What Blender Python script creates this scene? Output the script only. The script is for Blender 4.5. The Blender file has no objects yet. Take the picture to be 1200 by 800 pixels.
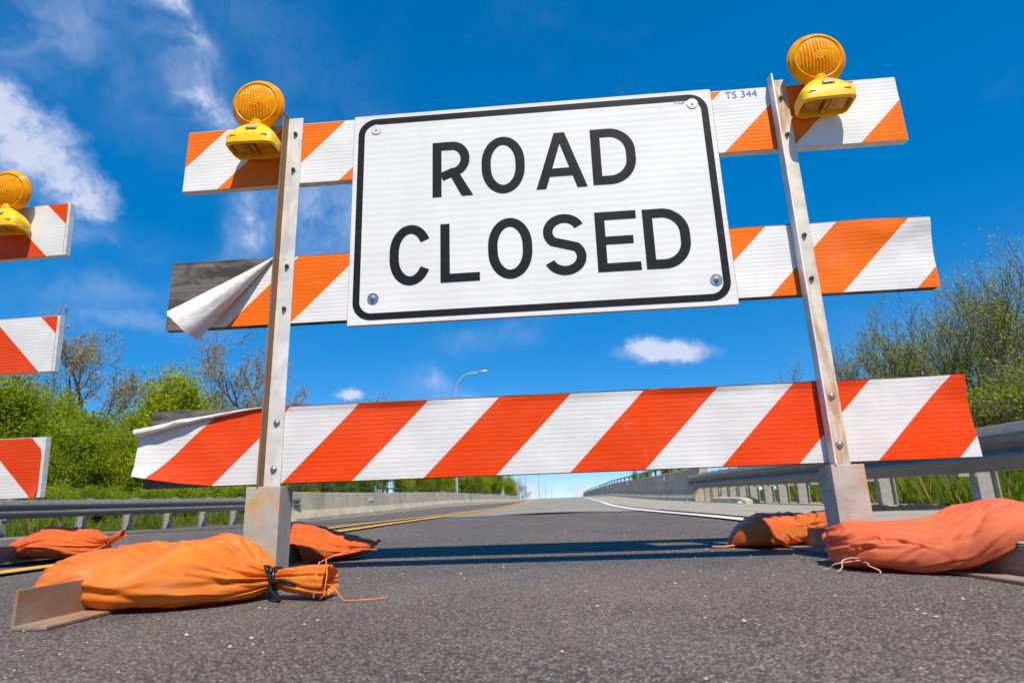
import bpy, bmesh, math, random
import numpy as np
from mathutils import Vector, Matrix, noise as mnoise

# ------------------------------------------------------------------ camera, sky, sun, exposure
sc = bpy.context.scene
COL = sc.collection
PI = math.pi
FPX = 739.28
CAM = Vector((0.06024, -1.87714, 0.18786))
AX_R = Vector((0.996158, 0.080569, -0.034328))
AX_U = Vector((0.052784, -0.239565, 0.969444))
AX_F = Vector((-0.069884, 0.967532, 0.242897))
cd = bpy.data.cameras.new('camera')
cam = bpy.data.objects.new('camera', cd); COL.objects.link(cam)
m = Matrix((AX_R, AX_U, -AX_F)).transposed().to_4x4()
m.translation = CAM
cam.matrix_world = m
cd.sensor_width = 36.0; cd.lens = FPX * 36 / 1200
cd.clip_start = 0.02; cd.clip_end = 6000
cd.dof.use_dof = True; cd.dof.focus_distance = 1.95; cd.dof.aperture_fstop = 7.1
sc.camera = cam
sc.view_settings.view_transform = 'Standard'; sc.view_settings.look = 'None'
sc.view_settings.gamma = 1.0; sc.view_settings.use_curve_mapping = False
sc.view_settings.exposure = 0.16

SUNV = Vector((0.2, -0.62, 1.0)).normalized()
SUN_EL = math.asin(SUNV.z); SUN_AZ = math.atan2(SUNV.x, SUNV.y)
sl = bpy.data.lights.new('sun', 'SUN'); sl.energy = 5.0; sl.angle = math.radians(0.53)
sl.color = (1.0, 0.905, 0.755)
so = bpy.data.objects.new('sun', sl); COL.objects.link(so)
so.rotation_euler = SUNV.to_track_quat('Z', 'Y').to_euler(); so.location = (2, -6, 10)


class NT:
    """small wrapper to write node trees"""
    def __init__(s, tree):
        s.t = tree; s.t.nodes.clear()
    def n(s, typ, **kw):
        nd = s.t.nodes.new(typ)
        for k, v in kw.items():
            if k.startswith('_'):
                setattr(nd, k[1:], v)
        for k, v in kw.items():
            if k.startswith('_'): continue
            key = int(k[1:]) if (k[0] == 'i' and k[1:].isdigit()) else k.replace('__', ' ')
            s.set(nd, key, v)
        return nd
    def set(s, nd, key, v):
        if isinstance(v, bpy.types.Node): v = v.outputs[0]
        if isinstance(v, bpy.types.NodeSocket): s.t.links.new(v, nd.inputs[key])
        else: nd.inputs[key].default_value = v
    def math(s, op, a, b=0.0, c=0.0, clamp=False):
        nd = s.t.nodes.new('ShaderNodeMath'); nd.operation = op; nd.use_clamp = clamp
        for i, v in enumerate((a, b, c)): s.set(nd, i, v)
        return nd.outputs[0]
    def vm(s, op, a, b=(0, 0, 0), out=0):
        nd = s.t.nodes.new('ShaderNodeVectorMath'); nd.operation = op
        s.set(nd, 0, a); s.set(nd, 1, b)
        return nd.outputs['Value'] if op in ('DOT_PRODUCT', 'LENGTH', 'DISTANCE') else nd.outputs[0]
    def mix(s, f, a, b, typ='MIX'):
        nd = s.t.nodes.new('ShaderNodeMix'); nd.data_type = 'RGBA'; nd.blend_type = typ
        s.set(nd, 0, f)
        for k, v in ((6, a), (7, b)):
            if isinstance(v, tuple) and len(v) == 3: v = (*v, 1)
            s.set(nd, k, v)
        return nd.outputs[2]
    def ramp(s, f, lo, hi, a=0.0, b=1.0, smooth=True):
        nd = s.t.nodes.new('ShaderNodeMapRange'); nd.interpolation_type = 'SMOOTHSTEP' if smooth else 'LINEAR'
        for i, v in enumerate((f, lo, hi, a, b)): s.set(nd, i, v)
        return nd.outputs[0]
    def noise(s, vec, scale, detail=3, rough=.55, dist=0.0):
        nd = s.n('ShaderNodeTexNoise', Scale=scale, Detail=detail, Roughness=rough, Distortion=dist)
        s.set(nd, 'Vector', vec)
        return nd.outputs[0]
    def mapping(s, vec, scale=(1, 1, 1), loc=(0, 0, 0)):
        nd = s.n('ShaderNodeMapping', Scale=scale, Location=loc); s.set(nd, 'Vector', vec)
        return nd.outputs[0]


def pixdir(px, py):
    return (AX_F + AX_R * ((px - 600) / FPX) + AX_U * ((400 - py) / FPX)).normalized()


def make_world():
    w = bpy.data.worlds.new('World'); sc.world = w; w.use_nodes = True
    N = NT(w.node_tree)
    sky = N.n('ShaderNodeTexSky', _sky_type='NISHITA', _sun_disc=False, _sun_elevation=SUN_EL, _sun_rotation=SUN_AZ,
              _altitude=200.0, _air_density=0.5, _dust_density=0.0, _ozone_density=6.0)
    gm = N.n('ShaderNodeGamma', Gamma=0.5); N.set(gm, 'Color', sky)
    hs = N.n('ShaderNodeHueSaturation', Saturation=1.90, Value=3.4, Hue=0.5035); N.set(hs, 'Color', gm)
    d = N.n('ShaderNodeTexCoord').outputs['Generated']
    # thin torn clouds: ragged noise gathered round a few centres on the sky dome, faint everywhere else
    warp = N.n('ShaderNodeTexNoise', Scale=9.0, Detail=5.0, Roughness=.6); N.set(warp, 'Vector', d)
    wv = N.vm('SCALE', N.vm('SUBTRACT', warp.outputs['Color'], (.5, .5, .5)))
    wv.node.inputs['Scale'].default_value = .09
    dw = N.vm('ADD', d, wv)
    fine = N.noise(dw, 14.0, 9, .62, .3)
    coarse = N.noise(dw, 3.2, 5, .55, .2)
    def blob(vec, px, py, a, b, ang, st):
        c = pixdir(px, py)
        e1 = (AX_R - c * AX_R.dot(c)).normalized(); e2 = c.cross(e1) * -1
        t = math.radians(ang)
        f1 = e1 * math.cos(t) - e2 * math.sin(t); f2 = e1 * math.sin(t) + e2 * math.cos(t)
        zf = c.dot(AX_F)
        ra = a * zf / FPX; rb = b * zf / FPX
        x = N.vm('DOT_PRODUCT', vec, tuple(f1 / ra)); y = N.vm('DOT_PRODUCT', vec, tuple(f2 / rb))
        x = N.math('SUBTRACT', x, c.dot(f1) / ra); y = N.math('SUBTRACT', y, c.dot(f2) / rb)
        r2 = N.math('ADD', N.math('MULTIPLY', x, x), N.math('MULTIPLY', y, y))
        front = N.math('GREATER_THAN', N.vm('DOT_PRODUCT', d, tuple(c)), .3)
        return N.math('MULTIPLY', N.math('MULTIPLY', N.math('POWER', 2.718, N.math('MULTIPLY', r2, -1.0)), st), front)
    # px, py of the centre, half length, half width, angle of the long axis, strength
    wisps = [(70, 275, 80, 20, 10, .25), (200, 12, 55, 17, 60, .75), (212, 60, 70, 24, 60, .35), (248, 132, 40, 18, 55, .8), (130, 90, 120, 40, 50, .12),
             (288, 262, 46, 20, -62, .8), (385, 245, 70, 46, -80, .6), (40, 30, 110, 46, -12, .30), (506, 449, 30, 12, 10, .5), (560, 468, 40, 12, 0, .45),
             (130, 345, 110, 18, 5, .2), (160, 380, 90, 10, 8, .25), (590, 385, 70, 14, -15, .22), (330, 60, 110, 50, 50, .08), (1360, 300, 170, 50, -20, .5)]
    puffs = [(776, 411, 60, 17, 1, 1.0), (410, 462, 20, 10, 0, .95), (690, 577, 28, 9, 0, 1.0), (622, 575, 28, 12, 0, .9),
             (0, 150, 95, 62, 38, 1.0), (85, 222, 62, 40, 38, .85), (-160, 230, 160, 60, 20, .9)]
    tot = N.math('MULTIPLY', N.ramp(coarse, .5, .8), .08)
    for w_ in wisps: tot = N.math('ADD', tot, blob(dw, *w_))
    mod = N.ramp(fine, .30, .74)
    dens = N.math('MULTIPLY', tot, N.math('ADD', N.math('MULTIPLY', mod, 1.15), .1))
    warp2 = N.n('ShaderNodeTexNoise', Scale=30.0, Detail=6.0, Roughness=.62); N.set(warp2, 'Vector', d)
    wv2 = N.vm('SCALE', N.vm('SUBTRACT', warp2.outputs['Color'], (.5, .5, .5))); wv2.node.inputs['Scale'].default_value = .028
    dw2 = N.vm('ADD', d, wv2)
    pf = 0.0
    for w_ in puffs: pf = N.math('MAXIMUM', pf, blob(dw2, *w_))
    fine2 = N.noise(dw2, 26.0, 9, .6, .2)
    pv = N.math('ADD', pf, N.math('MULTIPLY', N.math('SUBTRACT', fine2, .5), N.math('MULTIPLY', pf, 1.9)))
    pdens = N.math('MULTIPLY', N.ramp(pv, .25, .90), .82)
    dens = N.math('MINIMUM', N.math('MAXIMUM', dens, pdens), .88)
    ccol = N.mix(N.ramp(dens, .3, .9), (4.8, 5.7, 8.0), (6.9, 7.2, 8.6))
    colr = N.mix(dens, hs.outputs[0], ccol)
    bg = N.n('ShaderNodeBackground', Strength=0.1); N.set(bg, 'Color', colr)
    out = N.n('ShaderNodeOutputWorld'); N.set(out, 'Surface', bg)


make_world()
sc.cycles.max_bounces = 6; sc.cycles.transparent_max_bounces = 12

# ------------------------------------------------------------------ helpers
def tag(o, label=None, cat=None, group=None, kind=None):
    if label: o['label'] = label
    if cat: o['category'] = cat
    if group: o['group'] = group
    if kind: o['kind'] = kind
    return o


def empty(name, loc=(0, 0, 0), rz=0.0):
    o = bpy.data.objects.new(name, None); COL.objects.link(o)
    o.location = loc; o.rotation_euler = (0, 0, rz); o.empty_display_size = .1
    return o


def link(name, me, mat, parent=None):
    o = bpy.data.objects.new(name, me); COL.objects.link(o)
    if mat is not None and not me.materials:
        for mm in (mat if isinstance(mat, (list, tuple)) else [mat]): me.materials.append(mm)
    if parent: o.parent = parent
    return o


class MB:
    def __init__(s):
        s.v = []; s.f = []; s.uv = []; s.mi = []
    def face(s, pts, uv=None, mi=0):
        b = len(s.v); s.v += [tuple(p) for p in pts]
        s.f.append(tuple(range(b, b + len(pts)))); s.uv.append(uv); s.mi.append(mi)
    def box(s, x0, x1, y0, y1, z0, z1, mi=0):
        P = [(x0, y0, z0), (x1, y0, z0), (x1, y1, z0), (x0, y1, z0), (x0, y0, z1), (x1, y0, z1), (x1, y1, z1), (x0, y1, z1)]
        b = len(s.v); s.v += P
        for q in ((0, 3, 2, 1), (4, 5, 6, 7), (0, 1, 5, 4), (1, 2, 6, 5), (2, 3, 7, 6), (3, 0, 4, 7)):
            s.f.append(tuple(b + i for i in q)); s.uv.append(None); s.mi.append(mi)
    def grid(s, P, uvs=None, closed_v=False, mi=0):
        """P[i][j] -> points"""
        n, k = len(P), len(P[0]); b = len(s.v)
        for row in P: s.v += [tuple(p) for p in row]
        for i in range(n - 1):
            for j in range(k if closed_v else k - 1):
                j2 = (j + 1) % k
                s.f.append((b + i * k + j, b + (i + 1) * k + j, b + (i + 1) * k + j2, b + i * k + j2))
                s.uv.append([uvs[i][j], uvs[i + 1][j], uvs[i + 1][j2], uvs[i][j2]] if uvs else None); s.mi.append(mi)
    def tube(s, pts, r, seg=8, cap=True):
        pts = [Vector(p) for p in pts]
        rs = r if isinstance(r, (list, tuple)) else [r] * len(pts)
        rows = []; up = None
        for i, p in enumerate(pts):
            d = (pts[min(i + 1, len(pts) - 1)] - pts[max(i - 1, 0)]).normalized()
            if up is None: up = Vector((0, 0, 1)) if abs(d.z) < .9 else Vector((1, 0, 0))
            a = d.cross(up)
            if a.length < 1e-4: a = d.cross(Vector((0, 1, 0)))
            a.normalize(); b2 = a.cross(d); up = b2
            rows.append([p + (a * math.cos(2 * PI * k / seg) + b2 * math.sin(2 * PI * k / seg)) * rs[i] for k in range(seg)])
        s.grid(rows, closed_v=True)
        if cap:
            s.face(rows[0][::-1]); s.face(rows[-1])
    def lathe(s, prof, seg=48, axis='y', centre=(0, 0, 0), fn=None):
        """prof (r, h) about an axis"""
        rows = []
        for r, h in prof:
            row = []
            for k in range(seg):
                a = 2 * PI * k / seg; x, z = r * math.cos(a), r * math.sin(a)
                hh = h + (fn(x, z, r) if fn else 0)
                p = (x, hh, z) if axis == 'y' else (x, z, hh)
                row.append((p[0] + centre[0], p[1] + centre[1], p[2] + centre[2]))
            rows.append(row)
        s.grid(rows, closed_v=True)
    def mesh(s, name, smooth=False):
        me = bpy.data.meshes.new(name); me.from_pydata(s.v, [], s.f)
        if any(u is not None for u in s.uv):
            ul = me.uv_layers.new(name='UVMap')
            li = 0; data = []
            for f, u in zip(s.f, s.uv):
                for k in range(len(f)): data += list(u[k]) if u is not None else [0.0, 0.0]
            ul.data.foreach_set('uv', data)
        if any(s.mi): me.polygons.foreach_set('material_index', s.mi)
        if smooth: me.polygons.foreach_set('use_smooth', [True] * len(s.f))
        me.validate(); me.update()
        return me
    def build(s, name, mat, parent=None, smooth=False, bevel=0.0, weld=False, auto=None):
        me = s.mesh(name, smooth)
        if weld or bevel:
            bm = bmesh.new(); bm.from_mesh(me)
            bmesh.ops.remove_doubles(bm, verts=bm.verts, dist=1e-5)
            bmesh.ops.recalc_face_normals(bm, faces=bm.faces)
            if bevel:
                bmesh.ops.bevel(bm, geom=[e for e in bm.edges if len(e.link_faces) == 2 and e.calc_face_angle(0) > .5],
                                offset=bevel, segments=2, affect='EDGES', profile=.6)
            bm.to_mesh(me); bm.free()
        if auto is not None: me.set_sharp_from_angle(angle=auto)
        return link(name, me, mat, parent)


def copy_tree(o, parent=None):
    c = o.copy(); COL.objects.link(c); c.parent = parent
    for ch in [k for k in COL.objects if k.parent == o]: copy_tree(ch, c)
    return c


def smooth(t): t = max(0., min(1., t)); return t * t * (3 - 2 * t)

# ------------------------------------------------------------------ materials
def mat(name, fn, **kw):
    mt = bpy.data.materials.new(name); mt.use_nodes = True
    N = NT(mt.node_tree)
    p = N.n('ShaderNodeBsdfPrincipled'); out = N.n('ShaderNodeOutputMaterial')
    N.t.links.new(p.outputs[0], out.inputs[0])
    co = N.n('ShaderNodeTexCoord')
    fn(N, p, co, out)
    return mt


def bump(N, p, h, strength=.3, dist=.01):
    b = N.n('ShaderNodeBump', Strength=strength, Distance=dist); N.set(b, 'Height', h)
    N.set(p, 'Normal', b.outputs[0]); return b


def rgb(c): return (*c, 1.0)


def m_plain(name, c, rough=.5, metal=0.0, var=.12, scale=30.0, bmp=0.0):
    def f(N, p, co, out):
        n = N.noise(co.outputs['Object'], scale, 5)
        N.set(p, 'Base Color', N.mix(N.ramp(n, .3, .7), tuple(x * (1 - var) for x in c), tuple(min(1, x * (1 + var)) for x in c)))
        p.inputs['Roughness'].default_value = rough; p.inputs['Metallic'].default_value = metal
        if bmp: bump(N, p, N.noise(co.outputs['Object'], scale * 4, 4), bmp, .004)
    return mat(name, f)


def m_asphalt():
    def f(N, p, co, out):
        g = N.n('ShaderNodeNewGeometry').outputs['Position']
        v = N.n('ShaderNodeTexVoronoi', Scale=230.0); N.set(v, 'Vector', g)
        v2 = N.n('ShaderNodeTexVoronoi', Scale=120.0); N.set(v2, 'Vector', N.vm('ADD', g, (3.1, 1.7, .4)))
        sep = N.n('ShaderNodeSeparateColor'); N.set(sep, 0, v.outputs['Color'])
        sep2 = N.n('ShaderNodeSeparateColor'); N.set(sep2, 0, v2.outputs['Color'])
        big = N.noise(g, 1.1, 5, .6); mid = N.noise(g, 22, 5, .65); fine = N.noise(g, 420, 3, .7)
        stone = N.mix(sep.outputs[0], (.068, .056, .051), (.375, .318, .285))
        stone = N.mix(N.ramp(sep2.outputs[1], .86, .97), stone, (.32, .265, .22))
        bright = N.math('MULTIPLY', N.ramp(sep.outputs[1], .94, .97), N.ramp(v.outputs['Distance'], .45, .25))
        stone = N.mix(bright, stone, (.70, .65, .59))
        tar = N.ramp(v.outputs['Distance'], .34, .62)
        c = N.mix(N.math('MULTIPLY', tar, .75), stone, (.042, .035, .033))
        c = N.mix(N.math('MULTIPLY', N.ramp(mid, .52, .78), .35), c, (.20, .175, .15))
        c = N.mix(N.ramp(big, .35, .75), N.mix(.20, c, (.05, .045, .045)), N.mix(.22, c, (.26, .222, .195)))
        st = N.noise(g, 3.3, 6, .65, .5)
        c = N.mix(N.math('MULTIPLY', N.ramp(st, .60, .72), .35), c, (.045, .04, .04))
        N.set(p, 'Base Color', c)
        N.set(p, 'Roughness', N.ramp(fine, .3, .7, .55, .9)); p.inputs['Specular IOR Level'].default_value = .15
        h = N.math('ADD', N.math('MULTIPLY', N.math('SUBTRACT', 1.0, v.outputs['Distance']), .7), N.math('MULTIPLY', fine, .5))
        h = N.math('ADD', h, N.math('MULTIPLY', N.math('SUBTRACT', 1.0, v2.outputs['Distance']), .6))
        bump(N, p, h, .8, .0045)
    return mat('asphalt', f)


def m_concrete(name, c1, c2, scale=1.6, bmp=.25, streak=True):
    def f(N, p, co, out):
        g = N.n('ShaderNodeNewGeometry').outputs['Position']
        a = N.noise(g, scale, 7, .65, .4); b = N.noise(g, 60, 5, .7)
        c = N.mix(N.ramp(a, .3, .72), c1, c2)
        c = N.mix(N.math('MULTIPLY', N.ramp(b, .5, .8), .35), c, tuple(x * .55 for x in c1))
        if streak:
            s = N.noise(N.mapping(g, (7, 7, .5)), 1.0, 5, .65)
            c = N.mix(N.math('MULTIPLY', N.ramp(s, .5, .78), .5), c, (.10, .085, .065))
        N.set(p, 'Base Color', c); p.inputs['Roughness'].default_value = .88
        bump(N, p, N.math('ADD', b, N.noise(g, 220, 3)), bmp, .006)
    return mat(name, f)


def m_galv(name, c=(.46, .47, .48), rust=.3, rough=.5, metal=.55, rustscale=9.0, rcol=(.26, .12, .045), stretch=(1, 1, .35)):
    def f(N, p, co, out):
        o = co.outputs['Object']
        a = N.noise(o, 14, 6, .6); sp = N.noise(o, 160, 4, .7)
        r = N.noise(N.mapping(o, stretch), rustscale, 8, .68, .5)
        c0 = N.mix(N.ramp(a, .3, .7), tuple(x * .82 for x in c), tuple(min(.85, x * 1.12) for x in c))
        c0 = N.mix(N.math('MULTIPLY', N.ramp(sp, .45, .75), .25), c0, tuple(x * .5 for x in c))
        lo = .72 - rust * .35
        mask = N.ramp(r, lo, lo + .16)
        rc = N.mix(sp, rcol, tuple(min(1, x * 2.0) for x in rcol))
        N.set(p, 'Base Color', N.mix(N.math('MULTIPLY', mask, .85), c0, rc))
        N.set(p, 'Metallic', N.math('MULTIPLY', N.math('SUBTRACT', 1.0, mask), metal))
        N.set(p, 'Roughness', N.ramp(N.math('ADD', mask, N.math('MULTIPLY', a, .4)), 0, 1.2, rough, .92))
        bump(N, p, N.math('ADD', sp, N.math('MULTIPLY', mask, .6)), .18, .002)
    return mat(name, f)


def m_film(name, orange, start, sign=1, honey=0.0, period=.431, dirt=.3):
    """retroreflective film printed with 45 degree stripes; UV is in metres on the board"""
    def f(N, p, co, out):
        uv = co.outputs['UV']
        s = N.n('ShaderNodeSeparateXYZ'); N.set(s, 0, uv)
        u, v = s.outputs[0], s.outputs[1]
        d = N.math('SUBTRACT', u, N.math('MULTIPLY', v, float(sign)))
        jit = N.math('MULTIPLY', N.math('SUBTRACT', N.noise(uv, 30, 3), .5), .0012)
        ph = N.math('FRACT', N.math('ADD', N.math('DIVIDE', N.math('SUBTRACT', N.math('ADD', d, jit), start), period), 20.0))
        isor = N.math('LESS_THAN', ph, .5)
        cloudy = N.noise(uv, 5, 6, .62); sp = N.noise(uv, 130, 4, .7)
        white = N.mix(N.ramp(cloudy, .35, .7), (.72, .71, .69), (.82, .81, .79))
        orr = N.mix(N.ramp(cloudy, .3, .75), tuple(x * .84 for x in orange), orange)
        c = N.mix(isor, white, orr)
        # ribs of the panel under the film, and the fine cells of the reflective sheeting
        w = N.n('ShaderNodeTexWave', _bands_direction='Y', Scale=.5 / .021 / 2 / PI * 2, Distortion=.35, Detail=2.0)
        w.inputs['Detail Scale'].default_value = .7
        N.set(w, 'Vector', N.mapping(uv, (.06, PI, 1)))
        amp = N.math('MULTIPLY', w.outputs['Fac'], N.ramp(N.noise(N.mapping(uv, (2.5, 6, 1)), 1.0, 3), .3, .65))
        c = N.mix(N.math('MULTIPLY', amp, .085), c, (.45, .37, .36))
        if honey:
            vo = N.n('ShaderNodeTexVoronoi', Scale=230.0, Randomness=0.15); N.set(vo, 'Vector', N.mapping(uv, (1, 1.2, 1)))
            hx = N.ramp(vo.outputs['Distance'], .35, .6)
            c = N.mix(N.math('MULTIPLY', hx, honey), c, (.33, .30, .31), 'MULTIPLY')
        grime = N.math('MULTIPLY', N.ramp(N.noise(N.mapping(uv, (3, 1.2, 1)), 3.0, 8, .7), .56, .82), dirt)
        c = N.mix(grime, c, (.35, .31, .26))
        c = N.mix(N.math('MULTIPLY', N.ramp(sp, .66, .8), .30), c, (.25, .22, .2))
        sx = N.noise(N.mapping(uv, (4, 70, 1), (.3, .2, 0)), 1.0, 5, .7, .6)
        c = N.mix(N.math('MULTIPLY', N.ramp(sx, .66, .74), .30), c, (.9, .88, .86))
        sy = N.noise(N.mapping(uv, (38, 3.5, 1), (1.3, .7, 0)), 1.0, 5, .7, .8)
        c = N.mix(N.math('MULTIPLY', N.ramp(sy, .66, .76), .28), c, (.30, .27, .24))
        N.set(p, 'Base Color', c)
        N.set(p, 'Roughness', N.ramp(cloudy, .3, .7, .34, .55)); p.inputs['Specular IOR Level'].default_value = .14
        h = N.math('ADD', N.math('MULTIPLY', w.outputs['Fac'], .5), N.math('MULTIPLY', N.noise(N.mapping(uv, (3, 9, 1)), 2.0, 4), 1.1))
        bump(N, p, h, .13, .004)
    return mat(name, f)


def m_signface():
    def f(N, p, co, out):
        o = co.outputs['Object']
        s = N.n('ShaderNodeSeparateXYZ'); N.set(s, 0, o)
        a = N.noise(o, 4, 6, .6); sp = N.noise(o, 110, 4, .7)
        c = N.mix(N.ramp(a, .3, .7), (.74, .73, .71), (.81, .80, .78))
        w = N.math('SINE', N.math('ADD', N.math('MULTIPLY', s.outputs[2], 2 * PI / .0235), N.math('MULTIPLY', N.noise(o, 3, 2), 1.4)))
        w = N.math('ADD', N.math('MULTIPLY', w, .5), .5)
        amp = N.math('MULTIPLY', N.math('POWER', w, 2.0), N.ramp(N.noise(N.mapping(o, (2.2, 1, 4)), 1.0, 3), .3, .7))
        c = N.mix(N.math('MULTIPLY', amp, .085), c, (.45, .41, .41))
        c = N.mix(N.math('MULTIPLY', N.ramp(sp, .70, .78), .5), c, (.3, .27, .24))
        gr = N.noise(N.mapping(o, (6, 1, 1.5)), 1.2, 8, .7)
        c = N.mix(N.math('MULTIPLY', N.ramp(gr, .58, .85), .25), c, (.47, .43, .38))
        edge = N.ramp(s.outputs[2], .30, .381)
        c = N.mix(N.math('MULTIPLY', edge, N.math('MULTIPLY', N.ramp(gr, .35, .7), .16)), c, (.4, .37, .34))
        N.set(p, 'Base Color', c); p.inputs['Roughness'].default_value = .45; p.inputs['Specular IOR Level'].default_value = .2
        bump(N, p, N.math('ADD', w, N.math('MULTIPLY', a, 2.0)), .1, .002)
    return mat('sign_sheeting', f)


def m_black():
    def f(N, p, co, out):
        o = co.outputs['Object']
        n = N.noise(N.mapping(o, (14, 1, 60)), 1.0, 6, .7); n2 = N.noise(o, 220, 4, .7)
        c = N.mix(N.ramp(n, .5, .85), (.014, .015, .018), (.04, .041, .046))
        c = N.mix(N.math('MULTIPLY', N.ramp(n2, .66, .78), .5), c, (.18, .18, .18))
        N.set(p, 'Base Color', c); p.inputs['Roughness'].default_value = .5; p.inputs['Specular IOR Level'].default_value = .12
    return mat('black_lettering', f)


def m_wood():
    def f(N, p, co, out):
        o = co.outputs['Object']
        g = N.noise(N.mapping(o, (2.0, 30, 55)), 1.0, 7, .65, .8); st = N.noise(N.mapping(o, (3, 5, 7)), 1.6, 5, .6, .6)
        c = N.mix(N.ramp(g, .3, .72), (.08, .07, .062), (.24, .215, .19))
        c = N.mix(N.math('MULTIPLY', N.ramp(st, .44, .62), .9), c, (.028, .025, .024))
        N.set(p, 'Base Color', c); p.inputs['Roughness'].default_value = .85
        bump(N, p, g, .4, .003)
    return mat('weathered_plywood', f)


def m_bag(name, c, c2, sheen=.36):
    def f(N, p, co, out):
        uv = co.outputs['UV']; o = co.outputs['Object']
        a = N.noise(o, 9, 5, .6); b = N.noise(o, 55, 5, .65)
        s = N.n('ShaderNodeSeparateXYZ'); N.set(s, 0, uv)
        wu = N.math('SINE', N.math('MULTIPLY', s.outputs[0], 2 * PI / .0038)); wv = N.math('SINE', N.math('MULTIPLY', s.outputs[1], 2 * PI / .0038))
        weave = N.math('MULTIPLY', wu, wv)
        cc = N.mix(N.ramp(a, .3, .72), c2, c)
        cc = N.mix(N.math('MULTIPLY', N.ramp(b, .5, .8), .25), cc, tuple(x * .7 for x in c2))
        cc = N.mix(N.ramp(weave, -1, 1, 0, .12), cc, tuple(x * .55 for x in c2))
        dirt = N.noise(o, 4.5, 7, .7, .4)
        cc = N.mix(N.math('MULTIPLY', N.ramp(dirt, .56, .78), .28), cc, (.30, .16, .09))
        N.set(p, 'Base Color', cc)
        N.set(p, 'Roughness', N.ramp(b, .3, .7, sheen, sheen + .2)); p.inputs['Specular IOR Level'].default_value = .75
        q = N.noise(N.mapping(o, (30, 46, 40)), 1.0, 4, .6, .8)
        r2_ = N.math('POWER', N.math('SUBTRACT', 1.0, N.math('ABSOLUTE', N.math('MULTIPLY_ADD', q, 4.0, -2.0)), clamp=True), 1.6)
        keep = N.ramp(N.noise(o, 8, 3), .42, .66)
        h = N.math('ADD', N.math('MULTIPLY', weave, .34), N.math('ADD', N.math('MULTIPLY', N.math('MULTIPLY', r2_, keep), .45), N.math('MULTIPLY', b, .25)))
        bump(N, p, h, .55, .0042)
        tr = N.n('ShaderNodeBsdfTranslucent'); N.set(tr, 'Color', rgb(c))
        mx = N.n('ShaderNodeMixShader', Fac=.12); N.t.links.new(p.outputs[0], mx.inputs[1]); N.t.links.new(tr.outputs[0], mx.inputs[2])
        N.t.links.new(mx.outputs[0], out.inputs[0])
    return mat(name, f)


def m_lens():
    def f(N, p, co, out):
        o = co.outputs['Object']
        s = N.n('ShaderNodeSeparateXYZ'); N.set(s, 0, o)
        a = N.noise(o, 30, 4)
        N.set(p, 'Base Color', N.mix(N.ramp(a, .35, .65), (1.0, .33, .001), (1.0, .47, .003)))
        p.inputs['Roughness'].default_value = .22; p.inputs['Specular IOR Level'].default_value = .2
        tl = N.n('ShaderNodeBsdfTranslucent'); tl.inputs[0].default_value = (1, .45, .012, 1)
        tp = N.n('ShaderNodeBsdfTransparent'); tp.inputs[0].default_value = (1, .60, .06, 1)
        m1 = N.n('ShaderNodeMixShader', Fac=.10); N.t.links.new(p.outputs[0], m1.inputs[1]); N.t.links.new(tl.outputs[0], m1.inputs[2])
        m2 = N.n('ShaderNodeMixShader', Fac=.10); N.t.links.new(m1.outputs[0], m2.inputs[1]); N.t.links.new(tp.outputs[0], m2.inputs[2])
        N.t.links.new(m2.outputs[0], out.inputs[0])
    return mat('amber_lens', f)


def m_leaf(name, c1, c2, tr=.45, dead=0.0):
    def f(N, p, co, out):
        r = N.n('ShaderNodeNewGeometry').outputs['Random Per Island']
        n = N.noise(co.outputs['Object'], .9, 3)
        k = N.math('ADD', N.math('MULTIPLY', r, .6), N.math('MULTIPLY', N.ramp(n, .3, .7), .4))
        c = N.mix(k, c1, c2)
        if dead: c = N.mix(N.ramp(r, 1 - dead, 1 - dead + .02), c, (.38, .29, .13))
        N.set(p, 'Base Color', c); p.inputs['Roughness'].default_value = .55; p.inputs['Specular IOR Level'].default_value = .3
        tl = N.n('ShaderNodeBsdfTranslucent'); N.set(tl, 'Color', N.mix(.5, c, (c2[0] * 1.5, c2[1] * 1.4, c2[2])))
        mx = N.n('ShaderNodeMixShader', Fac=tr); N.t.links.new(p.outputs[0], mx.inputs[1]); N.t.links.new(tl.outputs[0], mx.inputs[2])
        N.t.links.new(mx.outputs[0], out.inputs[0])
    return mat(name, f)


def m_paintline(name, c):
    def f(N, p, co, out):
        g = N.n('ShaderNodeNewGeometry').outputs['Position']
        n = N.noise(g, 45, 6, .7); b = N.noise(g, 5, 4, .6)
        cc = N.mix(N.math('MULTIPLY', N.ramp(n, .5, .68), .55), c, (.12, .11, .10))
        cc = N.mix(N.ramp(b, .3, .8, 0, .3), cc, tuple(x * .6 for x in c))
        N.set(p, 'Base Color', cc); p.inputs['Roughness'].default_value = .6
        bump(N, p, n, .4, .003)
    return mat(name, f)


def m_filmback():
    def f(N, p, co, out):
        o = co.outputs['Object']
        a = N.noise(o, 16, 6, .65, .6); b = N.noise(N.mapping(o, (20, 20, 70)), 1.0, 6, .7, .8)
        c = N.mix(N.ramp(a, .35, .7), (.66, .62, .58), (.78, .75, .72))
        c = N.mix(N.math('MULTIPLY', N.ramp(b, .55, .75), .4), c, (.36, .29, .22))
        N.set(p, 'Base Color', c); p.inputs['Roughness'].default_value = .42
        bump(N, p, N.math('ADD', a, b), .35, .006)
    return mat('film_back', f)


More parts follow.
